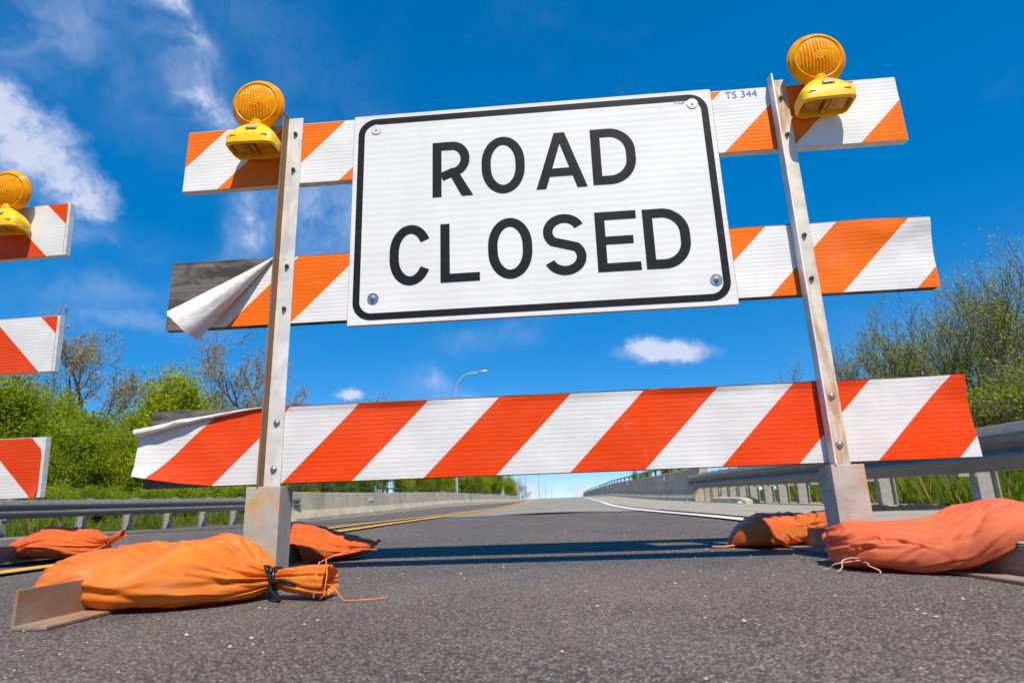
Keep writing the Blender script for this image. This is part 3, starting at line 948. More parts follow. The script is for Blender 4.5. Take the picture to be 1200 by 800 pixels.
# ------------------------------------------------------------------ the ROAD CLOSED sign
def arc(cx, cy, rx, ry, a0, a1, n=14):
    return [(cx + rx * math.cos(math.radians(a0 + (a1 - a0) * i / n)), cy + ry * math.sin(math.radians(a0 + (a1 - a0) * i / n))) for i in range(n + 1)]

def stroke_quads(pts, s, closed=False):
    P = [Vector(p) for p in pts]; n = len(P); out = []
    L, R = [], []
    for i in range(n):
        if closed: a, c = P[i - 1], P[(i + 1) % n]
        else: a, c = P[max(i - 1, 0)], P[min(i + 1, n - 1)]
        d1 = (P[i] - a); d2 = (c - P[i])
        if d1.length < 1e-9: d1 = d2
        if d2.length < 1e-9: d2 = d1
        d1.normalize(); d2.normalize()
        t = (d1 + d2).normalized(); nrm = Vector((-t.y, t.x)); k = s / 2 / max(.5, nrm.dot(Vector((-d1.y, d1.x))))
        L.append(P[i] + nrm * k); R.append(P[i] - nrm * k)
    rng = range(n if closed else n - 1)
    for i in rng:
        j = (i + 1) % n; out.append([R[i], R[j], L[j], L[i]])
    return out

def glyph(ch, w, s=.150):
    h = s / 2; Q = []
    rect = lambda x0, x1, y0, y1: [(x0, y0), (x1, y0), (x1, y1), (x0, y1)]
    if ch == 'O':
        rx = w / 2 - h; ry = .39
        Q += [stroke_quads(arc(w / 2, 1.012 - h - ry, rx, ry, 0, 180, 24) + arc(w / 2, -.012 + h + ry, rx, ry, 180, 360, 24), s, True)]
    elif ch == 'D':
        rx = .34; ry = .36
        Q += [[rect(0, s, 0, 1)], stroke_quads([(s, 1 - h)] + arc(w - h - rx, 1 - h - ry, rx, ry, 90, 0, 18) + arc(w - h - rx, h + ry, rx, ry, 0, -90, 18) + [(s, h)], s)]
    elif ch == 'L':
        Q += [[rect(0, s, 0, 1), rect(s, w, 0, s * .95)]]
    elif ch == 'E':
        Q += [[rect(0, s, 0, 1), rect(s, w, 0, s * .93), rect(s, w * .97, 1 - s * .93, 1), rect(s, w * .87, .515 - h * .9, .515 + h * .9)]]
    elif ch == 'R':
        r = .2125; yb = .435
        Q += [[rect(0, s, 0, 1)], stroke_quads([(s, 1 - h)] + arc(w - h - .05 - r, 1 - h - (1 - s - yb + h) / 2 - 0, r, (1 - s - yb + h) / 2, 90, -90, 22) + [(s, yb - h + .0)], s),
              [[(w - .185, 0), (w, 0), (w * .68, yb - h * .6), (w * .68 - .165, yb - h * .6)]]]
    elif ch == 'A':
        c = w / 2; t = .085
        Q += [[[(0, 0), (.158, 0), (c, .80), (c, 1), (c - t, 1)]], [[(w - .158, 0), (w, 0), (c + t, 1), (c, 1), (c, .80)]],
              [[(.158 + (c - .158) * .27, .215), (w - .158 - (c - .158) * .27, .215), (w - .158 - (c - .158) * .445, .355), (.158 + (c - .158) * .445, .355)]]]
    elif ch == 'C':
        rx = w / 2 - h; ry = .385
        Q += [stroke_quads(arc(w / 2, 1.012 - h - ry, rx, ry, 28, 180, 22) + arc(w / 2, -.012 + h + ry, rx, ry, 180, 332, 22), s)]
    elif ch == 'S':
        rx = w / 2 - h; ry = .225; c = w / 2
        top = arc(c, 1.012 - h - ry, rx, ry, 22, 225, 22)
        bot = arc(c, -.012 + h + ry, rx, ry, 45, -160, 22)
        Q += [stroke_quads(top + bot, s)]
    return Q

SX0, SX1, SZ0, SZ1 = -.5975, .6185, .7365, 1.4975
scx, scz = (SX0 + SX1) / 2, (SZ0 + SZ1) / 2
Rl = Matrix.Rotation(-LEAN, 4, 'X')
sign = empty('road_sign', Rl @ Vector((scx, -.0165, scz))); sign.rotation_euler.x = -LEAN
tag(sign, 'white rectangular ROAD CLOSED sign bolted to the upper boards of the barricade', 'sign')
def rr_ring(hw, hh, r, n=10):
    out = []
    for cx, cz, a0 in ((hw - r, hh - r, 0), (-hw + r, hh - r, 90), (-hw + r, -hh + r, 180), (hw - r, -hh + r, 270)):
        out += arc(cx, cz, r, r, a0, a0 + 90, n)
    return out
hw, hh = (SX1 - SX0) / 2, (SZ1 - SZ0) / 2
b = MB(); ring = rr_ring(hw, hh, .006, 4)
b.grid([[(x, 0, z) for x, z in ring], [(x, .0125, z) for x, z in ring]], closed_v=True)
b.face([(x, .0125, z) for x, z in ring[::-1]])
b.build('sign_panel', M['signmetal'], sign)
b = MB(); ring = rr_ring(hw - .0012, hh - .0012, .005, 4); b.face([(x, -.0008, z) for x, z in ring][::-1])
b.build('sign_face', M['signface'], sign)
b = MB(); o_ = rr_ring(hw - .016, hh - .016, .062, 12); i_ = rr_ring(hw - .0385, hh - .0385, .040, 12)
b.grid([[(x, -.0018, z) for x, z in o_], [(x, -.0018, z) for x, z in i_]], closed_v=True)
b.build('border', M['black'], sign)
LET = [('R', -.323, -.187, 1.166, 1.370), ('O', -.157, -.013, 1.166, 1.372), ('A', .022, .189, 1.168, 1.374), ('D', .208, .352, 1.170, 1.375),
       ('C', -.464, -.326, .864, 1.069), ('L', -.297, -.170, .864, 1.067), ('O', -.142, .0, .866, 1.071), ('S', .036, .170, .867, 1.072),
       ('E', .203, .338, .867, 1.072), ('D', .354, .497, .867, 1.071)]
for ch, x0, x1, z0, z1 in LET:
    H = z1 - z0; b = MB()
    for k, part in enumerate(glyph(ch, (x1 - x0) / H)):
        for q in part: b.face([(x0 - scx + p[0] * H, -.0018 - .0003 * k, z0 - scz + p[1] * H) for p in q])
    o = b.build('letter', M['black'], sign); o['label'] = 'black letter ' + ch
SB = hexbolt_mesh(.0085, .006, .0185); SB.materials.append(M['bolt'])
SBW = hexbolt_mesh(.0070, .003, .0185); SBW.materials.append(M['film_back'])
for u, v in ((-.519, 1.440), (.553, 1.446), (.560, .820), (-.515, .824)):
    put(SB if v < 1 else SBW, 'bolt', sign, (u - scx, -.001, v - scz), (0, .4, 0))

def text_mesh(s, size, name, mat_):
    cu = bpy.data.curves.new(name, 'FONT'); cu.body = s; cu.size = size; cu.align_x = 'LEFT'
    t = bpy.data.objects.new(name, cu); COL.objects.link(t)
    bpy.context.view_layer.update()
    me = bpy.data.meshes.new_from_object(t.evaluated_get(bpy.context.evaluated_depsgraph_get()))
    bpy.data.objects.remove(t); me.materials.clear(); me.materials.append(mat_); return me
tm = text_mesh('TS 344', .0375, 'stencilled_number', M['blue'])
for vv in tm.vertices:
    uu, zz_ = .667 + vv.co.x, 1.4645 + vv.co.y
    vv.co = (uu, -.0028 + wav(uu, zz_, 1.3) - .0009, zz_)
o = put(tm, 'stencilled_number', bt, (0, 0, 0)); o['label'] = 'small blue TS 344 stencil'
tm = text_mesh('9 12-09', .011, 'date_mark', M['black'])
put(tm, 'date_mark', sign, (.495 - scx, -.0022, 1.4480 - scz), (PI / 2, 0, 0))

# ------------------------------------------------------------------ amber warning lights
def sup(hwx, y0, y1, z, n=40, e=5.0):
    cy, hy = (y0 + y1) / 2, (y1 - y0) / 2; out = []
    for k in range(n):
        a = 2 * PI * k / n; c, s = math.cos(a), math.sin(a)
        out.append((hwx * math.copysign(abs(c) ** (2 / e), c), cy + hy * math.copysign(abs(s) ** (2 / e), s), z))
    return out

TILT = .12
def warning_light(label, world_loc, rz, lean, yaw=0.0):
    root = empty('warning_light', world_loc); root.rotation_euler = (-lean, 0, rz + yaw)
    tag(root, label, 'warning light', 'amber warning lights on the barricades')
    b = MB()
    rows = [sup(.088, -.118, -.014, 0), sup(.093, -.126, -.012, .006), sup(.093, -.126, -.012, .040), sup(.091, -.124, -.013, .050), sup(.083, -.118, -.015, .064), sup(.062, -.104, -.022, .092),
            sup(.044, -.094, -.028, .108), sup(.034, -.088, -.034, .116), sup(.001, -.062, -.060, .118)]
    b.grid(rows, closed_v=True)
    inner = [sup(.088, -.118, -.014, 0), sup(.085, -.115, -.017, .001), sup(.082, -.112, -.02, .040), sup(.001, -.067, -.063, .0405)]
    b.grid([r[::-1] for r in inner], closed_v=True)
    hs = b.build('housing', M['yellow'], root, True, weld=True, auto=.7)
    hs.scale = (.90, .93, .81); hs.location = (0, -.003, .0225)
    b = MB(); b.box(-.006, .006, -.106, -.024, .004, .038)
    for sx in (-1, 1):
        b.box(sx * .043 - .028, sx * .043 + .028, -.096, -.034, .012, .0385)
    b.build('battery_case', M['cavity'], hs, bevel=.003)
    b = MB(); b.box(-.020, .020, -.003, .003, -.010, .010); c = b.build('light_cell', M['cell'], hs, bevel=.002)
    c.location = (.004, -.1165, .079); c.rotation_euler = (-.46, 0, 0)
    for sx in (-.058, .058):
        b = MB(); b.box(sx - .012, sx + .012, -.1268, -.1255, .034, .037); b.build('vent_slot', M['cavity'], hs)
    b = MB(); b.tube([(0, -.062, .112), (0, -.062, .138)], [.028, .020], 20); b.build('neck', M['lens'], root, True)
    # two fluted halves and a rim
    def flutes(x, z, r):
        k = smooth((.066 - r) / .006)
        return k * (.0016 * math.sin(x * 2 * PI / .0105) * (1 if r > .018 else 0) + .00035 * math.sin(r * 2 * PI / .009))
    prof = [(.0004, -.026)] + [(r, -.026 + .011 * (r / .07) ** 2) for r in lin(.003, .068, 30)] + [(.071, -.0130), (.073, -.0155), (.079, -.0150), (.081, -.0105), (.087, -.0085), (.0915, -.006), (.0925, -.0)]
    for sgn, nm in ((1, 'front_lens'), (-1, 'rear_lens')):
        b = MB()
        P = prof if sgn > 0 else [(r, -h) for r, h in prof]
        b.lathe(P, 120, 'y', (0, 0, 0), (flutes if sgn > 0 else None))
        o = b.build(nm, M['lens'], root, True); o.location = (0, -.062, .203); o.rotation_euler.x = TILT; o.scale = (.96, 1.45, .96)
    b = MB(); b.lathe([(.0925, -.0022), (.0950, -.0018), (.0952, .0018), (.0925, .0022), (.0905, .0), (.0925, -.0022)], 72)
    o = b.build('lens_rim', M['lens'], root, True); o.location = (0, -.062, .203); o.rotation_euler.x = TILT; o.scale = (.96, 1, .96)
    b = MB(); b.lathe([(.003, -.013), (.010, -.010), (.014, -.004), (.014, .006), (.006, .012), (.0005, .013)], 16)
    o = b.build('bulb_reflector', M['plate'], root, True); o.location = (0, -.062, .205)
    b = MB(); b.tube([(0, -.008, 0), (0, -.0135, 0)], .0032, 8); sm = b.mesh('lens_screw'); sm.materials.append(M['bolt'])
    for a in (20, 160, 250, 290): put(sm, 'lens_screw', root, (.080 * math.cos(math.radians(a)), -.062 - .080 * math.sin(math.radians(a)) * math.sin(TILT), .203 + .080 * math.sin(math.radians(a)) * math.cos(TILT)), (TILT, 0, 0))
    return root

warning_light('amber warning light left of the sign beside the left post', Rl @ Vector((-.929, 0, 1.338)), 0, LEAN, .06)
warning_light('amber warning light at the top right beside the TS 344 mark', Rl @ Vector((.955, 0, 1.338)), 0, LEAN, -.04)
Rz2 = Matrix.Translation((-2.0033, .5348, .002)) @ Matrix.Rotation(-.042, 4, 'Z') @ Matrix.Rotation(-LEAN2, 4, 'X')
warning_light('amber warning light half out of frame on the left barricade', Rz2 @ Vector((-.245, 0, 1.345)), -.042, LEAN2, .12)

# ------------------------------------------------------------------ sandbags
def cr(keys, ts):
    """smooth interpolation of keyed rows"""
    K = np.array(keys, float); x = K[:, 0]; out = []
    sl = np.gradient(K[:, 1:], x, axis=0)
    for t in ts:
        i = int(np.clip(np.searchsorted(x, t) - 1, 0, len(x) - 2)); h = x[i + 1] - x[i]; s = (t - x[i]) / h
        h00, h10, h01, h11 = 2 * s**3 - 3 * s**2 + 1, s**3 - 2 * s**2 + s, -2 * s**3 + 3 * s**2, s**3 - s**2
        out.append(h00 * K[i, 1:] + h10 * h * sl[i] + h01 * K[i + 1, 1:] + h11 * h * sl[i + 1])
    return np.array(out)

def fbm(p, o=4): return mnoise.fractal(p, 1.0, 2.0, o)

def sandbag(name, label, loc, rz, keys, mat_, seed, folds=(), creases=.004, crease_dir=(1, 0, 0), nL=190, nT=160, lump=.010, drape=None, belly=.36, end_open=False, nfolds=26, crease_ang=.3, fold_at=((0., .12),)):
    """keys: x, z top, z bottom, half width, y centre. folds: (x, reach, amp, count)"""
    root = empty(name, loc, rz); tag(root, label, 'sandbag', 'orange sandbags weighing the barricade feet')
    x0, x1 = keys[0][0], keys[-1][0]
    ts = [x0 + (x1 - x0) * .5 * (1 - math.cos(PI * i / nL)) * 1.0 for i in range(nL + 1)]
    R = cr(keys, ts)
    P = np.zeros((nL + 1, nT, 3)); per = 0
    for i, t in enumerate(ts):
        zt, zb, hw_, yc = R[i]; hw_ = max(hw_, .0008); H = max(zt - zb, .0015)
        for j in range(nT):
            a = 2 * PI * j / nT; c, s = math.cos(a), math.sin(a)
            y = yc + hw_ * math.copysign(abs(c) ** .82, c)
            z = zb + H * (belly + (1 - belly) * abs(s) ** .92) if s >= 0 else zb + H * belly * (1 - abs(s) ** .62)
            P[i, j] = (t, y, z)
    du = np.gradient(P, axis=0); dv = np.roll(P, -1, 1) - np.roll(P, 1, 1)
    Nn = np.cross(dv, du); ln = np.linalg.norm(Nn, axis=2, keepdims=True); Nn /= np.maximum(ln, 1e-9)
    C = P.mean(axis=1, keepdims=True); sgn = np.sign((Nn * (P - C)).sum(axis=2, keepdims=True)); Nn *= np.where(sgn == 0, 1, sgn)
    cdv = Vector(crease_dir).normalized(); c2 = cdv.cross(Vector((0, 0, 1))).normalized(); so_ = Vector((seed * 3.7, seed * 1.9, seed))
    D = np.zeros((nL + 1, nT))
    for i, t in enumerate(ts):
        rad = max(R[i][2], .0)
        endf = min(1, rad / .06)
        for j in range(nT):
            p = Vector(P[i, j]); a = 2 * PI * j / nT
            d = lump * fbm(p * 7 + so_, 2) * endf
            for fx, reach, amp, cnt in folds:
                k = math.exp(-abs(t - fx) / reach)
                w = math.sin(a * cnt + 2.2 * mnoise.noise(Vector((math.cos(a) * 2, math.sin(a) * 2, t * 5)) + so_) * 2)
                d += amp * k * (abs(w) * 1.6 - 1) * min(1, rad / .03)
            D[i, j] = d
    # long cloth folds lying in the (length, girth) plane
    rf = random.Random(int(seed * 100)); X = np.array(ts)[:, None]; TH = (2 * PI * np.arange(nT) / nT)[None, :]
    Rg = .13
    for k in range(nfolds):
        fx, fr = rf.choice(fold_at); xc = fx + rf.gauss(0, fr); tc = rf.uniform(.35, 1.25) * PI
        phi = crease_ang + rf.gauss(0, .28); Lf = rf.uniform(.05, .14); wd = rf.uniform(.0032, .009); am = creases * rf.uniform(.5, 1.4)
        dx = X - xc; dy = (TH - tc) * Rg
        al = dx * math.cos(phi) + dy * math.sin(phi); pe = -dx * math.sin(phi) + dy * math.cos(phi) + .25 * rf.uniform(-1, 1) * al ** 2 / Lf
        tp = np.exp(-(al / Lf) ** 2 * 1.5)
        rd_ = np.minimum(1, R[:, 2:3] / .07)
        D += am * tp * rd_ * (np.exp(-(pe / wd) ** 2) - .75 * np.exp(-((pe - 1.7 * wd) / (1.2 * wd)) ** 2))
    P += Nn * D[..., None]
    if drape:
        for i in range(nL + 1):
            for j in range(nT):
                lo = drape(P[i, j, 0], P[i, j, 1])
                if P[i, j, 2] < lo: P[i, j, 2] = lo + (P[i, j, 2] - lo) * .05
    P[..., 2] = np.maximum(P[..., 2], .0025 + .001 * np.sin(P[..., 0] * 90))
    # arc-length UV so the weave stays even
    U = np.zeros((nL + 1, nT + 1, 2))
    arcx = np.concatenate([[0], np.cumsum(np.linalg.norm(np.diff(P[:, nT // 4], axis=0), axis=1))])
    Wp = np.concatenate([P, P[:, :1]], axis=1)
    seg = np.linalg.norm(np.diff(Wp, axis=1), axis=2)
    mid = np.cumsum(np.concatenate([[0], seg[int(nL * .45)]]))
    for i in range(nL + 1): U[i, :, 0] = arcx[i]; U[i, :, 1] = mid
    b = MB(); b.grid(Wp.tolist(), U.tolist())
    b.face([tuple(p) for p in P[0][::-1]]) if not end_open else None
    if end_open:
        inner = P[-1].mean(axis=0) + (P[-1] - P[-1].mean(axis=0)) * .55 - np.array([.02, 0, 0])
        b.grid([P[-1].tolist() + [P[-1][0].tolist()], inner.tolist() + [inner[0].tolist()]])
    b.face([tuple(p) for p in P[0]])
    me = b.mesh('bag_body', True)
    o = link('bag_body', me, mat_, root)
    return root, P

def tube_part(name, pts, r, mat_, root, seg=6):
    b = MB(); b.tube(pts, r, seg); return b.build(name, mat_, root, True)

# front left bag, tied neck to the right
def drA(x, y):
    k = math.exp(-((x + .012) / .028) ** 4)
    return .069 * k if y > -.15 else .0
ra, PA = sandbag('sandbag', 'bright orange sandbag with black tie on the near foot of the left post', (-.875, -.47, 0), -.03,
    [(-.235, .040, .012, .004, .02), (-.215, .060, .006, .055, .01), (-.17, .086, .003, .105, 0), (-.09, .112, .002, .140, -.005), (0.0, .124, .002, .158, -.01), (.055, .104, .002, .165, -.012),
     (.10, .110, .002, .166, -.014), (.16, .136, .002, .160, -.012), (.21, .128, .002, .140, -.008), (.255, .100, .003, .105, -.002), (.285, .076, .010, .060, 0), (.300, .060, .021, .022, 0),
     (.312, .058, .022, .019, 0), (.335, .062, .019, .028, -.004), (.375, .066, .014, .036, -.008), (.415, .066, .010, .040, -.012), (.436, .064, .010, .041, -.014)],
    M['bag_a'], 1.0, folds=((.305, .065, .0100, 6), (.43, .03, .004, 6), (-.2, .05, .003, 4)), creases=.0045, nfolds=34, crease_ang=.15, fold_at=((.22, .04), (.18, .06), (.05, .08), (-.12, .05)), lump=.012, drape=drA, end_open=True, nL=230, nT=170)
b = MB()
for dx, ph in ((-.003, 0), (.004, .5)):
    b.tube([(.306 + dx + .002 * math.sin(a * 2 + ph), .0225 * math.cos(a), .041 + .0215 * math.sin(a)) for a in lin(0, 2 * PI, 25)], .0042, 6)
b.tube([(.302, -.020, .052), (.296, -.026, .063), (.290, -.020, .068), (.296, -.012, .066), (.304, -.018, .056)], .004, 6)
b.tube([(.306, -.022, .035), (.335, -.036, .040), (.372, -.046, .033)], [.005, .004, .0025], 6)
b.tube([(.304, -.024, .030), (.318, -.042, .018), (.338, -.056, .008), (.346, -.060, .004)], [.005, .0055, .005, .004], 6)
b.build('tie', M['tie'], ra, True)
for k, (pts) in enumerate([[(.420, -.052, .020), (.431, -.056, .045), (.434, -.040, .070), (.425, -.02, .078)], [(.432, -.03, .066), (.440, -.05, .050), (.438, -.058, .012), (.430, -.055, .006)],
        [(.436 + .13 * t, -.045 - .03 * math.sin(t * 3.1), max(.004, .03 * (1 - t * 2.2) + .012 * math.sin(t * 9) * (1 - t))) for t in lin(0, 1, 14)], [(.415, -.054, .008), (.418, -.05, .055), (.410, -.02, .074)],
        [(.40 + .10 * t, .0 + .09 * t * t, .070 + .022 * math.sin(t * 2.2)) for t in lin(0, 1, 10)]]):
    tube_part('thread', pts, .0013, M['thread'], ra)

# rear left bag: pointed end to the right
rb, PB = sandbag('sandbag', 'dark orange sandbag with a pointed end, behind the left socket', (-.865, .44, 0), .10,
    [(-.20, .09, .02, .004, 0), (-.175, .115, .012, .07, 0), (-.11, .134, .006, .115, 0), (-.03, .132, .003, .13, 0), (.05, .112, .002, .130, 0), (.12, .086, .004, .110, 0), (.18, .068, .018, .075, 0), (.225, .060, .036, .035, .0), (.245, .056, .050, .006, 0)],
    M['bag_b'], 2.0, folds=((-.03, .02, .004, 1),), creases=.0050, nfolds=22, crease_ang=.35, fold_at=((0., .08), (.12, .06)), lump=.016, drape=lambda x, y: .069 * math.exp(-((x + .02) / .03) ** 4))
tube_part('tie', [(.236, -.006, .046), (.244, .0, .058), (.25, .004, .064), (.254, .0, .056)], .0035, M['tie'], rb)
tube_part('seam', [(x, -.125 + .45 * max(0, x) ** 1.3, .010 + .16 * max(0, x - .05)) for x in lin(-.1, .20, 12)], .0028, M['bag_b'], rb)

# rear right bag
rc, PC = sandbag('sandbag', 'deep orange sandbag with flat gathered top, behind the right socket', (.80, .49, 0), -.05,
    [(-.175, .030, .004, .006, 0), (-.155, .052, .003, .05, 0), (-.11, .086, .003, .088, 0), (-.05, .108, .002, .108, 0), (.02, .114, .004, .110, 0), (.075, .110, .016, .100, -.02), (.10, .108, .030, .095, -.04), (.13, .114, .046, .095, -.06), (.20, .124, .058, .100, -.075), (.235, .126, .070, .100, -.08)],
    M['bag_c'], 3.0, folds=((.09, .05, .005, 4),), creases=.0032, nfolds=44, crease_ang=1.45, fold_at=((-.05, .06), (.02, .06), (.10, .04)), lump=.008, end_open=True)
tube_part('thread', [(-.16, -.03, .008), (-.20, -.045, .006), (-.235, -.03, .006)], .0035, M['thread'], rc)

# front right bag, coral, slung over the foot
def drD(x, y):
    ca, sa = math.cos(-.48), math.sin(-.48)
    xw, yw = .865 + x * ca - y * sa, -.205 + x * sa + y * ca
    leg = .906 - yw * .1155
    return max(.010, .074 * smooth((xw - leg + .030) / .026)) if xw > leg - .08 else .0
rd, PD = sandbag('sandbag', 'big faded coral sandbag slung over the near foot of the right post', (.865, -.205, 0), -.48,
    [(-.170, .060, .030, .006, .06), (-.155, .072, .014, .06, .05), (-.12, .086, .004, .125, .02), (-.06, .104, .002, .155, 0), (.0, .112, .002, .165, -.005), (.07, .112, .002, .172, -.01), (.13, .132, .006, .180, -.016), (.19, .146, .030, .186, -.02),
     (.26, .136, .050, .182, -.02), (.33, .112, .040, .15, -.01), (.38, .085, .03, .11, 0), (.42, .05, .03, .02, 0)],
    M['bag_d'], 4.0, folds=((-.15, .05, .004, 4),), creases=.0046, nfolds=40, crease_ang=-.42, fold_at=((.06, .06), (.15, .05), (-.05, .05), (-.13, .02)), lump=.012, drape=drD)
b = MB(); rows = []
for i, t in enumerate(lin(0, 1, 24)):
    a = -1.9 + 2.6 * t
    y = .05 - .13 * (1 - t) + .02; z = .074 - .060 * (1 - t) ** 1.0 + .006 * math.sin(t * 22)
    x = -.163 + .055 * (1 - t) ** 1.4
    rows.append([(x + .006, y, z), (x - .014 - .004 * math.sin(t * 31), y - .010, z - .006 + .003 * math.sin(t * 17)), (x - .016, y - .012, z - .004), (x + .006, y + .002, z + .006)])
b.grid(rows); b.build('stitched_hem', M['bag_d'], rd, True)
def curl(p0, p1, sag, wob, n=14):
    a, c = Vector(p0), Vector(p1); out = []
    for i in range(n + 1):
        t = i / n; p = a.lerp(c, t)
        p.z = max(.004, p.z + sag * math.sin(t * PI)); p.x += wob * math.sin(t * 9) * t; p.y += wob * .6 * math.cos(t * 7) * t
        out.append(tuple(p))
    return out
for pts in (curl((-.085, -.140, .030), (-.130, -.190, .004), .012, .008), curl((-.080, -.142, .026), (-.165, -.150, .004), .004, .010), curl((-.075, -.144, .022), (-.045, -.196, .004), .006, .008)):
    tube_part('thread', pts, .0015, M['pthread'], rd)

# the left barricade's bag
re_, PE = sandbag('sandbag', 'orange sandbag with small tied neck at the left barricade, by the yellow line', (-2.21, .955, 0), .05,
    [(-.24, .060, .03, .004, 0), (-.215, .082, .012, .06, 0), (-.15, .108, .004, .115, 0), (-.06, .130, .002, .14, 0), (.03, .134, .002, .145, 0), (.10, .118, .002, .130, 0), (.15, .098, .006, .095, 0), (.185, .082, .024, .045, 0), (.197, .078, .046, .016, 0),
     (.215, .090, .060, .016, 0), (.245, .108, .076, .020, 0), (.262, .116, .086, .021, 0)],
    M['bag_b'], 5.0, folds=((.19, .06, .007, 5),), creases=.0055, nfolds=30, crease_ang=.1, fold_at=((.12, .05), (0., .09)), lump=.014, drape=lambda x, y: .066 * math.exp(-((x + .19) / .03) ** 4), end_open=True)
b = MB(); b.tube([(.196 + .003 * math.sin(a), .018 * math.cos(a), .062 + .018 * math.sin(a)) for a in lin(0, 2 * PI, 20)], .004, 6)
b.tube([(.194, -.018, .055), (.190, -.035, .035), (.188, -.045, .012)], .004, 6); b.build('tie', M['tie'], re_, True)

# ------------------------------------------------------------------ debris on the right shoulder
b = MB(); rows = []
rdm = random.Random(8)
for i in range(26):
    t = i / 25; x = 2.28 + .62 * t; y = 3.28 + .05 * math.sin(t * 5)
    zc = .010 + .018 * abs(math.sin(t * 7)) + .012 * rdm.random()
    rows.append([(x, y - .05, .010), (x + .004, y - .048, .014 + zc), (x, y - .015, .020 + zc + (.006 if i % 2 else 0)), (x, y + .02, .020 + zc), (x, y + .055, .012 + zc * .6), (x, y + .056, .009)])
b.grid(rows); b.face(rows[0]); b.face(rows[-1][::-1])
o = b.build('tyre_scrap', M['rubber'], None); tag(o, 'strip of torn black tyre tread lying at the edge of the right shoulder', 'tyre scrap')
b = MB(); rows = []
for i in range(9):
    t = i / 8; y = 8.2 + 2.4 * t
    h = .10 * (1 - .5 * smooth((.2 - t) / .2)) + .012 * rdm.random()
    rows.append([(2.78, y, .008), (2.80, y, h * .8), (2.86, y, h), (2.98, y, h), (3.0, y, .008)])
b.grid(rows); b.face(rows[0]); b.face(rows[-1][::-1])
o = b.build('kerb_stone', M['parapet'], None); tag(o, 'low broken kerb stone under the far end of the right guardrail', 'kerb stone')
for k, (x, y, s, lb) in enumerate([(2.72, 8.3, .035, 'white scrap of litter at the near end of the broken kerb stone'), (2.62, 10.2, .03, 'small pale stone beside the broken kerb stone'), (2.5, 11.4, .04, 'pale chunk of rubble on the shoulder near the right parapet')]):
    b = MB(); b.lathe([(.001, 0), (s, .1 * s), (s * 1.1, s * .5), (s * .6, s), (.001, s * 1.05)], 7, 'z', (0, 0, 0), lambda x_, y_, r_: .3 * s * mnoise.noise(Vector((x_ * 60, y_ * 60, k))))
    o = b.build('rubble', M['plate'] if k == 0 else M['shoulder'], None); o.location = (x, y, .009); tag(o, lb, 'rubble')

# ------------------------------------------------------------------ trees, shrubs, grass
def gen_tree(seed, H, spread, levels, kids, leaf_n, leaf_s, leaf_m, bark_m, stems=1, lean=.15, up=.5, first=.25, trunk_r=.08, leaf_sp=.25, ratio=.68, min_r=.006, droop=0.0, leaf_from=2):
    rn = random.Random(seed); b = MB(); tips = []
    def grow(p, d, L, r, lev):
        n = 4 if lev < 2 else 3
        pts = [p.copy()]; rs = [r]; dd = d.copy()
        for i in range(n):
            dd = (dd + Vector((rn.uniform(-1, 1), rn.uniform(-1, 1), rn.uniform(-.6, 1) * up - droop * lev * .2)) * .22).normalized()
            pts.append(pts[-1] + dd * (L / n)); rs.append(max(min_r * .6, r * (1 - .55 * (i + 1) / n)))
        b.tube(pts, rs, 6 if lev == 0 else (4 if lev < 3 else 3), cap=False)
        if lev >= leaf_from:
            for k in range(n): tips.append((pts[k + 1], dd, lev))
        if lev >= levels: return
        nk = kids[min(lev, len(kids) - 1)]
        for k in range(nk):
            t = first + (1 - first) * (k + rn.random()) / nk if lev == 0 else .2 + .8 * (k + rn.random()) / nk
            i = min(n - 1, int(t * n)); q = pts[i].lerp(pts[i + 1], t * n - i)
            ang = rn.uniform(0, 2 * PI); side = dd.orthogonal().normalized(); side.rotate(Matrix.Rotation(ang, 3, dd))
            nd = (dd * rn.uniform(.35, .9) + side * rn.uniform(.5, 1.0) * spread + Vector((0, 0, up * .5))).normalized()
            grow(q, nd, L * ratio * rn.uniform(.65, 1.1) * (1 - .35 * t if lev == 0 else 1), max(min_r, rs[i] * .62), lev + 1)
    for s_ in range(stems):
        a = 2 * PI * s_ / max(1, stems) + rn.uniform(-.5, .5)
        d = Vector((math.cos(a) * lean * (1 if stems > 1 else rn.random()), math.sin(a) * lean * (1 if stems > 1 else rn.random()), 1)).normalized()
        off = Vector((math.cos(a), math.sin(a), 0)) * (.12 * H * .3 if stems > 1 else 0)
        grow(off, d, H * rn.uniform(.5, .62), trunk_r * rn.uniform(.75, 1.1), 0)
    tm_ = b.mesh('trunk', True); tm_.materials.append(bark_m)
    cm = None
    if leaf_n:
        g = np.random.default_rng(seed); idx = g.integers(0, len(tips), leaf_n)
        T = np.array([tuple(t[0]) for t in tips])[idx]
        c = T + g.normal(0, leaf_sp, (leaf_n, 3)) * np.array([1, 1, .8])
        c[:, 2] = np.maximum(c[:, 2], .05)
        nrm = g.normal(0, 1, (leaf_n, 3)); nrm[:, 2] += .5; nrm /= np.linalg.norm(nrm, axis=1, keepdims=True)
        aa = np.cross(nrm, g.normal(0, 1, (leaf_n, 3))); aa /= np.linalg.norm(aa, axis=1, keepdims=True); bb2 = np.cross(nrm, aa)
        s = leaf_s * g.uniform(.6, 1.35, (leaf_n, 1))
        V = np.stack([c - aa * s, c - bb2 * s * .5 , c + aa * s, c + bb2 * s * .5], 1).reshape(-1, 3)
        cm = bpy.data.meshes.new('crown'); cm.from_pydata(V.tolist(), [], np.arange(leaf_n * 4).reshape(-1, 4).tolist()); cm.materials.append(leaf_m); cm.update()
    return tm_, cm

